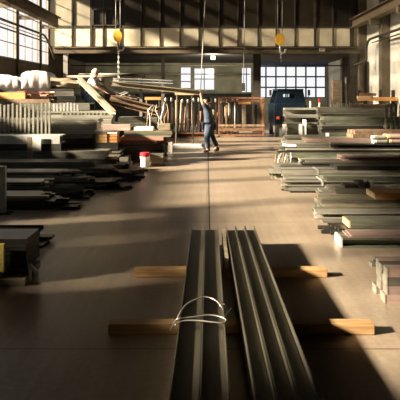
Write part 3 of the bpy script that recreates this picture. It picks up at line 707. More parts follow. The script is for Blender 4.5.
# platform the second worker stands on and the sheet rack behind
stack(17.7, 1.3, L, [
 (124, 140, 'box', 5, 2, 'steel_dark', 'dark tubes under the platform of the worker in the white shirt', {}),
 (122, 131, 'side', 5, 2, 'steel_grey', 'grey channels under the platform of the worker in the white shirt', {}),
 (118, 123, 'sheet', 1, 5, 'steel_grey', 'grey plates on which the worker in the white shirt stands', {'jit':.02})])
zp = wz(123,17.7)
Yp = 17.75
zl = [zp, wz(113,Yp), wz(104,Yp), wz(96,Yp), wz(88.5,Yp)]
blk(-20, 77, Yp, 1.1, zl[0], zl[1], 'box', 5, 2, 'steel_dark', 'dark tubes stacked on the grey plates left of the white shirt worker')
blk(-20, 76.5, Yp, 1.1, zl[1], zl[2], 'side', 5, 1, 'steel_grey', 'grey channels stacked left of the white shirt worker, second tier')
blk(-20, 76, Yp, 1.1, zl[2], zl[3], 'sheet', 1, 3, 'steel_dark', 'dark sheets below the bright white covers at far left')
blk(-20, 74, Yp, 1.1, zl[3], zl[4], 'sheet', 1, 3, 'steel_grey', 'grey sheets directly under the bright white covers at far left')
# white plastic-wrapped packs
def wrapped(px0, px1, Y, w, z0, z1, label, seed, tilt=0):
    random.seed(seed); bm = bmesh.new(); nx, ny = 14, 6; x0, x1 = wx(px0,Y), wx(px1,Y); cx = (x0+x1)/2
    top = [[bm.verts.new((x0+(x1-x0)*i/nx-cx, w*j/ny+random.uniform(-.02,.02), (z1-z0)*(.72+.28*abs(math.sin(math.pi*i/nx))**.3*abs(math.sin(math.pi*(.15+.7*j/ny)))**.5)+tilt*(i/nx-.5)+random.uniform(-.035,.035))) for j in range(ny+1)] for i in range(nx+1)]
    for i in range(nx):
        for j in range(ny): bm.faces.new((top[i][j], top[i+1][j], top[i+1][j+1], top[i][j+1]))
    rim = [top[i][0] for i in range(nx+1)]+[top[nx][j] for j in range(1, ny+1)]+[top[i][ny] for i in range(nx-1, -1, -1)]+[top[0][j] for j in range(ny-1, 0, -1)]
    bot = [bm.verts.new((v.co.x, v.co.y, .0)) for v in rim]
    for k in range(len(rim)): bm.faces.new((rim[k], rim[(k+1)%len(rim)], bot[(k+1)%len(rim)], bot[k]))
    bm.faces.new(bot)
    return tag(link('wrapped_pack', mesh_of('wrapped_pack', bm, True), 'white_cloth', None, (cx, Y, z0+.002)), label, 'cover')
zc_ = zl[4]
wrapped(-12, 20, 17.85, .8, zc_, wz(75,17.85), 'white covered pack below the first left window, at the frame edge', 3, -.1)
wrapped(21, 50, 17.85, .8, zc_, wz(71,17.85), 'larger white covered pack right of the one at the left frame edge', 5, -.05)
wrapped(-5, 30, 16.68, .5, zt+.30, wz(82,16.7), 'low white cover draped over the scrap heap at far left', 9) if False else None
random.seed(11)
# grey coil / roll end at (48,80)
bm = bmesh.new(); tubep(bm, [(0,0,.17),(.9,.0,.17)], .17, 18); tag(link('tube_roll', mesh_of('tube_roll', bm, True), 'steel_tan', None, (wx(50,17.9), 18.1, zl[4]+.003)), 'tan roll lying right of the larger white covered pack', 'roll')
# pipe rack with tubes at y 67-83
Yr = 19.9
pr = empty('pipe_rack', (wx(110,Yr), Yr, 0), 'tall rack behind the white shirt worker carrying long pale tubes', 'rack')
for px in (66, 103, 141):
    bm = bmesh.new(); x = wx(px,Yr)-wx(110,Yr); bxx(bm, (x-.05,-.05,0), (x+.05,.05,wz(78,Yr))); link('post', mesh_of('post', bm), 'grey_iron', pr)
    bm = bmesh.new(); bxx(bm, (x-.04,-.55,wz(80.5,Yr)), (x+.04,.05,wz(78.5,Yr))); link('arm', mesh_of('arm', bm), 'grey_iron', pr)
bm = bmesh.new(); bxx(bm, (wx(60,Yr)-wx(110,Yr),-.02,wz(93.8,Yr)), (wx(173,Yr)-wx(110,Yr),.02,wz(92,Yr))); link('rail', mesh_of('rail', bm), 'grey_iron', pr)
za_ = wz(78.4, Yr)
rk = [('round',.09,0,68,140,'steel_tan'),('round',.1,.13,72,146,'rust_tan'),('round',.08,.27,88,143,'steel_light'),('round',.1,.4,70,138,'steel_tan')]
for i, (k, d_, oy, a, b, m_) in enumerate(rk):
    lab = ['tan tube at the back of the tall rack','rusty tube second from the back on the tall rack','pale tube third from the back on the tall rack','tan tube at the front of the tall rack'][i]
    bm = bmesh.new(); tubep(bm, [(wx(a,Yr), Yr-.11-oy*.9, za_+d_/2), (wx(b,Yr), Yr-.11-oy*.9, za_+d_/2)], d_/2, 12); 
    tag(link('steel_tube', mesh_of('steel_tube', bm, True), m_), lab, 'tube')
for i, (a, b, m_) in enumerate(((80, 142, 'steel_tan'), (92, 146, 'steel_light'))):
    bm = bmesh.new(); tubep(bm, [(wx(a,Yr), Yr-.17-.14*i, za_+.14), (wx(b,Yr), Yr-.17-.14*i, za_+.14)], .04, 12)
    tag(link('steel_tube', mesh_of('steel_tube', bm, True), m_), ('thin tan tube on top at the back of the tall rack','thin pale tube on top nearer the front of the tall rack')[i], 'tube')

# lifted beams
def skew_beam(p, q, w, h, kind, m, label, name='steel_beam', cat='beam'):
    p, q = Vector(p), Vector(q); d = q-p; me = bar_mesh(kind, d.length, w, h); me.materials.append(MATS[m])
    for v in me.vertices: v.co.y -= w/2; v.co.z -= h/2
    o = link(name, me, None, None, p); o.rotation_euler = d.to_track_quat('X', 'Z').to_euler(); return tag(o, label, cat)
skew_beam(at(112, 83.5, 17.4), at(203, 93.0, 17.3), .16, .15, 'side', 'steel_tan', 'long tan beam hanging on the chain, its end steadied by the walking worker')
skew_beam(at(113, 79.6, 17.42), at(173, 82.0, 17.42), .14, .11, 'side', 'galvanised', 'shorter silvery beam lying above the long tan beam on the chain')
skew_beam(at(79, 79, 17.35), at(113.5, 113, 14.9), .14, .12, 'side', 'pale_steel', 'pale yellowish beam leaning diagonally down across the left piles')
skew_beam(at(52, 79, 17.5), at(79.5, 82.5, 17.45), .3, .1, 'flat', 'steel_tan', 'tan board lying between the white cover and the diagonal beam', 'board', 'board')
random.seed(5)
for i in range(9):
    a = at(random.uniform(108,120), random.uniform(86,98), 19.7); b = at(random.uniform(128,140), random.uniform(86,100), 19.72)
    a.y += i*.017; b.y += i*.017
    o = skew_beam(a, b, .03, .03, 'round', 'galvanised' if i%3 else 'rust_tan', 'thin %s rod crossing others behind the lifted beams' % ('bright' if i%3 else 'rusty'), 'thin_rod', 'rod')
    o['group'] = 'crossed %s rods behind the lifted beams' % ('bright' if i%3 else 'rusty')

# ---------------------------------------------------------------- back racks in the middle
Y = 24.0
r = stake_rack(166, 238, 24.6, 14, wz(98,24.6), 'long back rack of upright stakes with bright knobs behind the walking worker', m='dark_iron', w=.07, lit='steel_light', rails=(.12, .5))
r2 = empty('storage_rack', (wx(245,Y), Y-.25, 0), 'reddish frame rack right of the row of knobbed stakes', 'rack')
for px in (219, 262):
    for oy in (-.2, .35):
        bm = bmesh.new(); x = wx(px,Y)-wx(245,Y); bxx(bm, (x-.04, oy-.04, 0), (x+.04, oy+.04, wz(97,Y))); link('post', mesh_of('post', bm), 'rust', r2)
for i, (zq, m_) in enumerate(((wz(98,Y), 'rust'), (wz(101,Y), 'rust'), (.50, 'rust_tan'), (.30, 'rust'), (.08, 'rust'))):
    bm = bmesh.new(); bxx(bm, (wx(219,Y)-wx(245,Y)-.05, -.26, zq-.04), (wx(262,Y)-wx(245,Y)+.05, -.2, zq+.04)); link('rail', mesh_of('rail', bm), m_, r2)
bm = bmesh.new(); bxx(bm, (wx(219,Y)-wx(245,Y), -.2, .33), (wx(262,Y)-wx(245,Y), .35, .37)); link('shelf', mesh_of('shelf', bm), 'rust_tan', r2)
for i, (px, m_) in enumerate(((166,'rust'),)):
    pass
for i in range(16):
    px = 168+i*4.1; hgt = random.uniform(.9, 1.6); m_ = ('rust','steel_dark','rust_tan','steel_tan')[i % 4]
    kn = {'rust':'dark rusty','steel_dark':'blackish','rust_tan':'brown','steel_tan':'tan'}[m_]
    bm = bmesh.new(); tubep(bm, [(0,0,0),(random.uniform(-.05,.05),.28,hgt)], random.choice((.03,.05,.07)), 8)
    tag(link('leaning_bar', mesh_of('leaning_bar', bm, True), m_, None, (wx(px,25), 24.95, .004)), '%s bar leaning behind the row of knobbed stakes' % kn, 'bar', '%s bars leaning behind the knobbed stakes' % kn)
fr = bundle(wx(212,23.4), wx(166,23.4), 23.2, .4, 0, .2, 'beam', 2, 1, 'rust', 'low rusty beams on the floor under the knobbed stakes')
tag(box('orange_block', (wx(239,23.5), 23.95, wz(104.5,23.5)), (wx(252,23.5), 24.1, wz(100.5,23.5)), 'wood_orange', bevel=.01), 'orange block held high on the reddish frame rack', 'block')
o = box('post_block', (wx(242,24), 23.95, .372), (wx(246,24), 24.05, wz(104.6,23.5)), 'steel_tan', bevel=.01); tag(o, 'tan upright block standing on the shelf of the reddish rack', 'block')
for i in range(9):
    px = 222+i*4.3
    if 238 < px < 250: continue
    hgt = random.uniform(.9, 1.25); rr = random.choice((.03,.045,.06)); m_ = ('galvanised','rust_tan','steel_dark')[i % 3]
    bm = bmesh.new(); tubep(bm, [(0,0,0),(0,0,hgt)], rr, 10); kn = {'galvanised':'bright','rust_tan':'rusty','steel_dark':'dark'}[m_]
    tag(link('upright_bar', mesh_of('upright_bar', bm, True), m_, None, (wx(px,24), 24.0+random.uniform(-.1,.2), .372)), '%s bar standing upright on the shelf of the reddish rack' % kn, 'bar', '%s upright bars on the reddish rack' % kn)

# ---------------------------------------------------------------- blue vehicle seen from behind
Y = 23.2; xc = wx(291, Y)
v = empty('works_truck', (xc, Y, 0), 'dark blue works truck parked before the gate windows', 'vehicle')
hw = (wx(307,Y)-wx(275,Y))/2
bm = bmesh.new()
def prism(bm, pts, y0, y1):
    a = [bm.verts.new((p[0], y0, p[1])) for p in pts]; b = [bm.verts.new((p[0], y1, p[1])) for p in pts]; n = len(pts)
    for k in range(n): bm.faces.new((a[k], a[(k+1)%n], b[(k+1)%n], b[k]))
    bm.faces.new(a[::-1]); bm.faces.new(b)
bxx(bm, (-hw, .0, .45), (hw, 2.6, 1.45)); bmesh.ops.bevel(bm, geom=list(bm.edges), offset=.06, segments=2, affect='EDGES')
link('body', mesh_of('body', bm), 'vehicle_blue', v)
# cab frame with see-through rear panes
zt1, zt0 = wz(90,Y), 1.42
bm = bmesh.new()
def fr_(y0, y1):
    wz0, wz1 = wz(98.2,Y), wz(94,Y)
    wa, wb, wc, wd = wx(284,Y)-xc, wx(288.2,Y)-xc, wx(289.2,Y)-xc, wx(296,Y)-xc
    prism(bm, [(-hw, zt0), (wa, zt0), (wa, zt1), (-hw*.78, zt1)], y0, y1); prism(bm, [(wd, zt0), (hw, zt0), (hw*.82, zt1), (wd, zt1)], y0, y1)
    bxx(bm, (wa, y0, zt0), (wd, y1, wz0)); bxx(bm, (wa, y0, wz1), (wd, y1, zt1)); bxx(bm, (wb, y0, wz0), (wc, y1, wz1))
fr_(.25, .32); fr_(1.9, 1.97)
bxx(bm, (-hw*.8, .25, zt1-.02), (hw*.84, 1.97, zt1+.05))
link('cab', mesh_of('cab', bm), 'vehicle_blue', v)
bm = bmesh.new(); bm.faces.new([bm.verts.new(p) for p in ((wx(284,Y)-xc,.285,wz(98.2,Y)),(wx(296,Y)-xc,.285,wz(98.2,Y)),(wx(296,Y)-xc,.285,wz(94,Y)),(wx(284,Y)-xc,.285,wz(94,Y)))]); link('rear_window', mesh_of('rear_window', bm), 'glass', v)
for sx in (-1, 1):
    for yy in (.45, 2.1):
        bm = bmesh.new(); tubep(bm, [(sx*(hw-.2), yy, .36), (sx*(hw-.02), yy, .36)], .36, 20); w_ = link('wheel', mesh_of('wheel', bm), 'rubber', v)
        bm = bmesh.new(); tubep(bm, [(sx*(hw-.03), yy, .36), (sx*(hw+.0), yy, .36)], .17, 14); link('hub', mesh_of('hub', bm), 'grey_iron', w_)
    bm = bmesh.new(); bxx(bm, (sx*hw*.82-.06,-.03,.78), (sx*hw*.82+.06,.01,.9)); link('tail_lamp', mesh_of('tail_lamp', bm), 'lamp_red', v)
bm = bmesh.new(); bxx(bm, (-hw*.95,-.12,.42), (hw*.95,.0,.56)); link('bumper', mesh_of('bumper', bm), 'dark_iron', v)
for sx in (-1, 1):
    bm = bmesh.new(); tubep(bm, [(sx*hw*.9,.4,1.55),(sx*(hw+.15),.38,1.75),(sx*(hw+.15),.38,1.95)], .015, 6); bxx(bm, (sx*(hw+.15)-.05,.35,1.78), (sx*(hw+.15)+.05,.39,2.02)); link('mirror', mesh_of('mirror', bm), 'dark_iron', v)
# barrier post red/white right of the truck
for i, px in enumerate((310.5, 319.5)):
    r = empty('marker_post', (wx(px,22.6), 22.6, 0), ('white marker post right beside the blue truck','red and white marker post, second one right of the blue truck')[i], 'post')
    bm = bmesh.new(); tubep(bm, [(0,0,.03),(0,0,1.55)], .045, 10); lathe(bm, [(.14,0),(.14,.03),(.05,.035)], 12); link('pole', mesh_of('pole', bm), 'white_paint', r)
    if i:
        bm = bmesh.new(); tubep(bm, [(0,0,1.5),(0,0,1.68)], .052, 10); link('band', mesh_of('band', bm), 'red_plastic', r)

# ---------------------------------------------------------------- right-hand details
# white tags and end caps
def tagplate(px0, px1, py0, py1, Y, label, m='paper'):
    w_ = (wx(px1,Y)-wx(px0,Y))*1.25; c_ = wx((px0+px1)/2,Y); o = box('white_tag', (c_-w_/2, Y-.08, wz(py1,Y)), (c_+w_/2, Y-.065, wz(py0,Y)), m); o.rotation_euler.z = -.85; return tag(o, label, 'tag')
tagplate(282.2, 286.5, 124, 134, 18.27, 'white tag at the left end of the tubes under the big grey channels')
tagplate(298.5, 302, 124, 139, 18.27, 'narrow white tag on the tubes under the big grey channels, middle one')
tagplate(302.3, 306, 119.5, 139, 18.25, 'tall white tag right of the narrow one under the big grey channels')
tagplate(325.5, 328.5, 133, 141, 16.24, 'small white tag on the lower front of the tall grey block at right')
tagplate(282, 296, 144, 146, 14.66, 'thin bright strip on the greenish channels, mid right', 'white_paint')
# white-capped tubes: short set resting in front of the tenth pile
def capped(px, Y, z0, n_c, n_r, m, capm, label, s=.09, L_=1.7):
    r = empty('tube_bundle', (wx(px,Y), Y, z0), label, 'tube bundle')
    me = bar_mesh('pipe', L_, s*.95, s*.95); me.materials.append(MATS[m])
    for i in range(n_c):
        for j in range(n_r):
            dx = random.uniform(0,.12); o = link('pipe', me, None, r, (dx, i*s, j*s))
            bm = bmesh.new(); tubep(bm, [(-.02,s*.47,s*.47),(.05,s*.47,s*.47)], s*.52, 12); link('end_cap', mesh_of('end_cap', bm), capm, o)
    return r
capped(372, 13.36, wz(144,13.3)+.003, 2, 2, 'steel_light', 'white_paint', 'short grey pipes with white plastic end caps on the tan channels at right', .1, .3)
capped(387, 13.36, wz(144,13.3)+.003, 4, 2, 'primer_pink', 'wood_pale', 'pinkish pipes with pale orange caps at the right frame edge', .11)
capped(275, 12.8, wz(165.5,12.15)+.003, 1, 1, 'steel_light', 'white_paint', 'single white-capped pipe sticking out toward the aisle', .08, .5) if False else None
# loose bright ends by the aisle (275-293,150-164)
random.seed(21)
for i in range(8):
    Y = 13.22; a = at(276+i*2.0+random.uniform(-1,1), 152+random.uniform(0,3), Y); 
    bm = bmesh.new(); d_ = Vector((random.uniform(.02,.22), -.02, 0)); ztop = a.z; 
    pts = [Vector((a.x, Y, .012)), Vector((a.x+random.uniform(-.03,.03), Y-.02, ztop*.55)), Vector((a.x+random.uniform(0,.08), Y-.01, ztop))]
    tubep(bm, pts, .018, 6)
    m_ = 'galvanised' if i % 3 else 'rust_tan'
    tag(link('bent_rod', mesh_of('bent_rod', bm, True), m_), '%s bent rod leaning on the bar ends right of the aisle' % ('bright' if i % 3 else 'tan'), 'rod', '%s bent rods at the bar ends right of the aisle' % ('bright' if i % 3 else 'tan'))
# dark offcut blocks and stub posts (352-376, 186-200)
for i, (px0, px1, py1, py0, m_, lab) in enumerate(((352,362,189,188.5,'steel_dark','dark block lying on the tubes just left of the bright clamps'), (358,370,184.5,188.5,'brown_iron','brown block lying on the tubes behind the orange planks'), (364,367,181,188.5,'white_paint','left of two small bright upright clamps by the orange planks'), (370,373,182,188.5,'white_paint','right of two small bright upright clamps by the orange planks'))):
    Y = 9.3; zb2 = wz(188.5, 9.25)+.004
    o = box('steel_block' if i < 2 else 'clamp', (wx(px0,Y), Y+(i*.0), zb2), (wx(px1,Y), Y+(.35 if i == 0 else .03 if i > 1 else .3), zb2+(.06,.09,.14,.12)[i]), m_) if i != 0 else box('steel_block', (wx(345,Y), Y, zb2), (wx(356,Y), Y+.3, zb2+.05), m_)
    tag(o, lab, 'block' if i < 2 else 'clamp')
# stakes at right edge and tooth row further back
stake_rack(386, 420, 15.6, 8, wz(103,15.6), 'dark upright stakes with pale tops at the right frame edge', m='steel_grey', w=.06)
stake_rack(331, 362, 21.4, 16, wz(102.5,21.4), 'row of short dark stakes behind the rearmost right pile', m='grey_iron', w=.04)
# orange timber shelf by the right wall
Y = 21.6
sh = empty('timber_rack', (wx(383,Y), Y, 0), 'rack by the right wall holding orange timbers above the piles', 'rack')
for px in (361, 383, 396):
    x = wx(px,Y)-wx(383,Y); bm = bmesh.new(); bxx(bm, (x-.05,.3,0), (x+.05,.4,wz(90,Y))); link('post', mesh_of('post', bm), 'dark_iron', sh)
    bm = bmesh.new(); bxx(bm, (x-.03,-.1,wz(101,Y)-.06), (x+.03,.3,wz(101,Y))); link('arm', mesh_of('arm', bm), 'dark_iron', sh)
zs = wz(101,Y)
for i, (a, b, h0, h1, oy, m_, lab) in enumerate(((358,398,0,.09,0,'wood_orange','long orange timber at the front of the right wall rack'), (361,390,.0,.1,.14,'rust_tan','brown timber behind the long orange one on the wall rack'), (357,371,.092,.2,0,'wood_pale','short pale timber on top of the wall rack at its left end'), (372,398,.092,.15,.02,'wood_orange','thin orange plank on top of the wall rack at its right'), (360,376,.201,.30,.05,'rust','dark rusty piece topping the short pale timber'))):
    o = box('timber', (wx(a,Y), Y-.08+oy, zs+h0+.002), (wx(b,Y), Y+.04+oy, zs+h1), m_); tag(o, lab, 'timber')
# lower shelf band at (355-388,106-112)
o = bundle(wx(357,19.9), 6.9, 20.35, .5, wz(107.5,20.3)+.002, .12, 'plank', 3, 1, 'rust_tan', 'brown planks on the rearmost right pile, below the orange timbers')
# cabinet and leaning boards by the mezzanine column
Y = 24.6
cb = empty('tall_cabinet', ((wx(332,Y)+wx(341,Y))/2, Y, 0), 'narrow brown cabinet beside the dark mezzanine column at right', 'cabinet')
bm = bmesh.new(); bxx(bm, (-.2,-.2,.05), (.2,.2,wz(80.5,Y))); bxx(bm, (-.18,-.18,0), (.18,.18,.05)); link('body', mesh_of('body', bm), 'rust_tan', cb)
bm = bmesh.new(); bxx(bm, (-.18,-.22,.1), (.18,-.2,wz(80.5,Y)-.04)); dd = link('door', mesh_of('door', bm), 'steel_tan', cb)
bm = bmesh.new(); bxx(bm, (.12,-.25,1.1), (.15,-.22,1.25)); link('handle', mesh_of('handle', bm), 'dark_iron', dd)
for i, (px, h_, w_, m_) in enumerate(((344,2.4,.1,'dark_iron'),(347,2.6,.08,'grey_iron'),(350.5,2.3,.12,'brown_iron'),(357,2.2,.1,'dark_iron'),(361,2.5,.08,'brown_iron'))):
    bm = bmesh.new(); bar_between(bm, (wx(px,24.4), 24.3, .0), (wx(px+1.5,24.4), 24.9, h_), .06, w_)
    for v_ in bm.verts: v_.co.z = max(v_.co.z, 0.)
    tag(link('leaning_bar', mesh_of('leaning_bar', bm), m_), ['dark bar leaning just right of the brown cabinet','tall grey bar leaning second right of the brown cabinet','brown bar leaning third right of the brown cabinet','dark bar leaning right of the mezzanine column','tall brown bar leaning nearest the right wall'][i], 'bar')

# ---------------------------------------------------------------- the load in the foreground
def timber(px0, px1, Y, label):
    bm = bmesh.new(); a, b = wx(px0,Y), wx(px1,Y); c = (a+b)/2
    bxx(bm, (a-c,0,0), (b-c,.11,.08)); bmesh.ops.bevel(bm, geom=list(bm.edges), offset=.006, segments=2, affect='EDGES')
    tag(link('timber_sleeper', mesh_of('timber_sleeper', bm), 'wood', None, (c, Y, .0005)), label, 'timber', None)
timber(108, 375, 4.12, 'nearer squared timber under the bars, its right end in sunlight')
timber(134, 327.5, 5.42, 'farther squared timber under the bars, crossing near their far ends')
def long_bundle(xf, xn, yf, yn, z0, cols, rows, w, h, label, gap=.003):
    d = Vector((xn-xf, yn-yf, 0)); r = empty('channel_bundle', (xf, yf, z0), label, 'channel bundle')
    r.rotation_euler = (0, 0, math.atan2(d.y, d.x))
    me = bar_mesh('channel', d.length, w-gap, h); me.materials.append(MATS['fg_steel'])
    for j in range(rows):
        for i in range(cols):
            link('channel', me, None, r, (random.uniform(0,.03) if j else .01, i*w, j*h))
    return r
mat('fg_steel', (.12,.112,.085), .38, .55, .15, 4, stretch=(.5,5,5))
# headings run towards the camera, so columns grow towards +X
lb = long_bundle(-.182, -.203, 6.52, .5, .082, 2, 3, .158, .057, 'left pair of wide dark channels in the aisle, tied with white wire')
rb = long_bundle(.225, .262, 6.52, .5, .082, 3, 3, .112, .057, 'right set of three narrower dark channels lying skewed in the aisle')
# short pale tongue between the bundles
tag(box('flat_bar', (wx(222,6.3), 5.3, .083), (wx(225.5,6.3)-.005, 6.42, .235), 'steel_tan'), 'short pale bar end between the two foreground channel sets', 'bar')
# wire tie
def wire(pts, r=.0055):
    # smooth catmull-rom
    P = [Vector(p) for p in pts]; out = []
    for i in range(len(P)-1):
        p0, p1, p2, p3 = P[max(i-1,0)], P[i], P[i+1], P[min(i+2,len(P)-1)]
        for k in range(6):
            t = k/6; out.append(.5*((2*p1)+(-p0+p2)*t+(2*p0-5*p1+4*p2-p3)*t*t+(-p0+3*p1-3*p2+p3)*t**3))
    out.append(P[-1]); bm = bmesh.new(); tubep(bm, out, r, 6); return bm
zt = .255
def on(px, py, z): Y = F*(H-z)/(py-CY); return Vector((wx(px,Y), Y, z))
w = empty('wire_tie', on(203,318,zt), 'loose pale wire looped round the left pair of dark channels', 'wire')
ol = Vector(w.location)
for k, pts in enumerate((
    [on(173,328,.10), on(176,322,.2), on(180,313,.262), on(187,304,.275), on(197,299,.285), on(206,297,.285), on(215,300,.275), on(221,306,.262), on(225,314,.2), on(226,322,.12)],
    [on(171,330,.12), on(176,320,.262), on(186,318,.268), on(197,316.5,.27), on(210,315,.27), on(221,317,.266), on(226,320,.262), on(223,323,.262), on(212,322,.27), on(197,320.5,.27), on(183,321,.265), on(175,325,.255)],
    [on(224,304,.262), on(227,311,.2), on(233,315,.15), on(237,320,.12)],
    [on(224,317,.25), on(228,312,.2), on(231,308,.18)])):
    me = mesh_of('wire_loop', wire([p-ol for p in pts]), True); link('wire_loop', me, 'wire', w)

# ---------------------------------------------------------------- people
def skinned(name, verts, edges, radii, m, parent, root=0, sub=2):
    me = bpy.data.meshes.new(name); me.from_pydata([tuple(v) for v in verts], edges, [])
    o = bpy.data.objects.new(name+'_src', me); COL.objects.link(o)
    o.modifiers.new('s', 'SKIN'); sd = me.skin_vertices[0].data
    for i, r_ in enumerate(radii): sd[i].radius = r_ if isinstance(r_, tuple) else (r_, r_); sd[i].use_root = (i == root)
    sm = o.modifiers.new('u', 'SUBSURF'); sm.levels = sub; sm.render_levels = sub
    dg = bpy.context.evaluated_depsgraph_get(); ev = o.evaluated_get(dg)
    out = bpy.data.meshes.new_from_object(ev); bpy.data.objects.remove(o, do_unlink=True)
    out.name = name
    for p in out.polygons: p.use_smooth = True
    out.materials.clear()
    return link(name, out, m, parent)
class Sk:
    def __init__(s): s.v, s.e, s.r = [], [], []
    def add(s, p, r, par=None):
        s.v.append(Vector(p)); s.r.append(r); i = len(s.v)-1
        if par is not None: s.e.append((par, i))
        return i
def person(root_loc, J, label, top_m, leg_m, face, cap=None, sleeve=True, bare=''):
    """J: joints in metres relative to the feet; face: unit direction the head looks"""
    r = empty('person', root_loc, label, 'person'); face = Vector(face).normalized(); side = face.cross(Vector((0,0,1))).normalized()
    b = Sk(); V = {k: Vector(v) for k, v in J.items()}
    pel = b.add(V['pelvis'], (.13,.10)); wa = b.add(V['waist'], (.115,.09), pel); ch = b.add(V['chest'], (.14,.10), wa)
    nb = b.add(V['neck'], .055, ch); hd0 = b.add(V['neck'].lerp(V['head'], .55), .06, nb)
    hd = b.add(V['head']+face*.012, (.078,.09), hd0); ct = b.add(V['head']+Vector((0,0,.07))-face*.005, (.066,.075), hd)
    for s in 'lr':
        sh_ = b.add(V['sh'+s], .06, ch); el = b.add(V['el'+s], .05, sh_); wr = b.add(V['wr'+s], .034, el)
        d = (V['ha'+s]-V['wr'+s]).normalized(); pal = b.add(V['wr'+s]+d*.05, (.034,.02), wr)
        sd = d.cross(face).normalized() if abs(d.dot(face)) < .95 else side
        pe = V['wr'+s]+d*.085
        for k, (off, ln) in enumerate(((-.03,.065),(-.01,.075),(.01,.07),(.03,.055))):
            k0 = b.add(pe+sd*off, .0105, pal); k1 = b.add(pe+sd*off*1.1+d*ln*.55+face*.008, .0095, k0); b.add(pe+sd*off*1.1+d*ln*.85+face*.03, .008, k1)
        t0 = b.add(V['wr'+s]+d*.035-sd*.038, .012, pal); b.add(V['wr'+s]+d*.07-sd*.062+face*.01, .01, t0)
        hp = b.add(V['hi'+s], .085, pel); kn = b.add(V['kn'+s], .055, hp); an = b.add(V['an'+s], .038, kn); b.add(V['to'+s], .02, an)
    skinned('body', b.v, b.e, b.r, 'skin', r)
    # face details live on the head
    h = V['head']+face*.012
    bm = bmesh.new(); bmesh.ops.create_uvsphere(bm, u_segments=8, v_segments=6, radius=.014, matrix=Matrix.Translation(h+face*.088-Vector((0,0,.012)))); link('nose', mesh_of('nose', bm, True), 'skin', r)
    for s in (-1, 1):
        bm = bmesh.new(); bmesh.ops.create_uvsphere(bm, u_segments=8, v_segments=6, radius=.011, matrix=Matrix.Translation(h+face*.074+side*s*.03+Vector((0,0,.012)))); link('eye', mesh_of('eye', bm, True), 'hair', r)
        bm = bmesh.new(); bmesh.ops.create_uvsphere(bm, u_segments=8, v_segments=6, radius=.024, matrix=Matrix.Translation(h+side*s*.078) @ Matrix.Diagonal((.7,.7,1.2,1))); link('ear', mesh_of('ear', bm, True), 'skin', r)
    bm = bmesh.new(); bmesh.ops.create_uvsphere(bm, u_segments=8, v_segments=6, radius=.02, matrix=Matrix.Translation(h+face*.076-Vector((0,0,.045))) @ Matrix.Diagonal((1,1,.35,1))); link('mouth', mesh_of('mouth', bm, True), 'primer_red', r)
    # hair / cap
    bm = bmesh.new(); bmesh.ops.create_uvsphere(bm, u_segments=18, v_segments=12, radius=.1, matrix=Matrix.Translation(h+Vector((0,0,.038))-face*.022) @ Matrix.Diagonal((1,1,1.02,1)))
    c0 = h-face*.01
    bmesh.ops.delete(bm, geom=[v_ for v_ in bm.verts if (v_.co-c0).dot(face) > .03 and v_.co.z < h.z+.045 or v_.co.z < h.z-.03], context='VERTS')
    link('hair' if not cap else 'cap', mesh_of('hair', bm, True), 'hair' if not cap else cap, r)
    # upper garment
    g = Sk(); p = g.add(V['pelvis']-Vector((0,0,.07)), (.20,.16)); w_ = g.add(V['waist'], (.18,.145), p); c = g.add(V['chest'], (.21,.155), w_); n_ = g.add(V['neck']-Vector((0,0,.02)), .07, c)
    for s in 'lr':
        a = g.add(V['sh'+s], .095, c); e_ = g.add(V['el'+s], .066, a)
        if sleeve and s not in bare: g.add(V['wr'+s], .043, e_)
    skinned('jacket' if top_m == leg_m else 'shirt', g.v, g.e, g.r, top_m, r)
    g = Sk(); p = g.add(V['pelvis']+Vector((0,0,.03)), (.19,.15))
    for s in 'lr':
        a = g.add(V['hi'+s], .13, p); k_ = g.add(V['kn'+s], .092, a); g.add(V['an'+s]+Vector((0,0,.02)), .075, k_)
    skinned('trousers', g.v, g.e, g.r, leg_m, r)
    for s in 'lr':
        g = Sk(); d = (V['to'+s]-V['an'+s]); hl = V['an'+s]-Vector((d.x,d.y,0)).normalized()*.05; hl.z = V['to'+s].z+.005
        a = g.add(V['an'+s]+Vector((0,0,.02)), .075); q = g.add(hl, .055, a); g.add(V['to'+s].lerp(hl,.4), .058, q); g.add(V['to'+s], .055, len(g.v)-1)
        skinned('boot', g.v, g.e, g.r, 'boot', r)
    return r
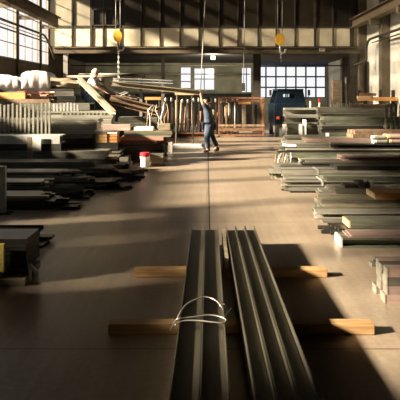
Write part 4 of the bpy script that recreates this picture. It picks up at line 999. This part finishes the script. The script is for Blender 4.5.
# walking worker: facing left, one arm raised to the beam end
person((0, 17.4, 0), dict(
  pelvis=(.06,0,.90), waist=(.05,0,1.05), chest=(.02,0,1.27), neck=(.02,0,1.46), head=(-.0,0,1.59),
  shl=(.03,.17,1.37), ell=(.10,.24,1.10), wrl=(.0,.24,.88), hal=(-.04,.24,.78),
  shr=(.0,-.17,1.38), elr=(-.12,-.26,1.56), wrr=(-.165,-.25,1.80), har=(-.17,-.24,1.93),
  hil=(.05,.09,.86), knl=(.13,.10,.48), anl=(.27,.10,.13), tol=(.17,.10,.045),
  hir=(.06,-.09,.86), knr=(.0,-.10,.47), anr=(.02,-.10,.085), tor=(-.11,-.10,.045)),
  'person in blue-grey overalls walking in the aisle, one arm raised to the lifted beam', 'coverall', 'coverall', (-1,.25,-.02), bare='r').scale = (1.15, 1.1, 1.)
p2 = person((wx(89,18.3), 18.35, zp+.004), dict(
  pelvis=(.0,0,.90), waist=(.02,0,1.04), chest=(.10,0,1.24), neck=(.14,0,1.41), head=(.17,.0,1.54),
  shl=(.13,.17,1.33), ell=(.30,.22,1.15), wrl=(.44,.2,.98), hal=(.52,.2,.92),
  shr=(.10,-.17,1.33), elr=(.24,-.23,1.10), wrr=(.42,-.2,.98), har=(.5,-.2,.90),
  hil=(.0,.09,.86), knl=(.05,.10,.47), anl=(-.02,.10,.085), tol=(.11,.10,.045),
  hir=(.0,-.09,.86), knr=(.02,-.10,.47), anr=(-.1,-.10,.085), tor=(.03,-.10,.045)),
  'person in white shirt, pale cap and blue jeans bending over behind the diagonal beam', 'white_cloth', 'jeans', (1,0,-.35), cap='white_cloth', sleeve=False)
p2.scale = (1.3, 1.25, 1.06)

# ---------------------------------------------------------------- light
wd = bpy.data.worlds.new('world'); SC.world = wd; wd.use_nodes = True
bg = wd.node_tree.nodes['Background']; bg.inputs['Color'].default_value = (.97,.97,1.,1); bg.inputs['Strength'].default_value = .33
sun = bpy.data.lights.new('sun', 'SUN'); sun.energy = 9.5; sun.color = (1.,.83,.62); sun.angle = math.radians(4)
so = bpy.data.objects.new('sun', sun); COL.objects.link(so)
so.rotation_euler = Vector((1,.3,-.45)).to_track_quat('-Z', 'Y').to_euler(); so.location = (-20, 0, 12)
for nm, loc, rot, sx, sy in (('daylight_portal_left', (XL-.02, 13.2, (1.8+EAVE)/2), (0,-math.pi/2,0), EAVE-1.8, 26),):
    a = bpy.data.lights.new(nm, 'AREA'); a.shape = 'RECTANGLE'; a.size = sx; a.size_y = sy; a.cycles.is_portal = True
    o = bpy.data.objects.new(nm, a); COL.objects.link(o); o.location = loc; o.rotation_euler = rot

cam = bpy.data.cameras.new('camera'); co = bpy.data.objects.new('camera', cam); COL.objects.link(co)
co.location = (0, 0, H); co.rotation_euler = (math.pi/2, 0, 0)
cam.sensor_width = 36; cam.sensor_fit = 'HORIZONTAL'; cam.lens = 36*F/400
cam.shift_x = (200-CX)/400; cam.shift_y = (CY-200)/400; cam.clip_end = 300
SC.camera = co
vs = SC.view_settings; vs.view_transform = 'Standard'; vs.look = 'None'; vs.gamma = 1; vs.use_curve_mapping = False; vs.exposure = 1.7
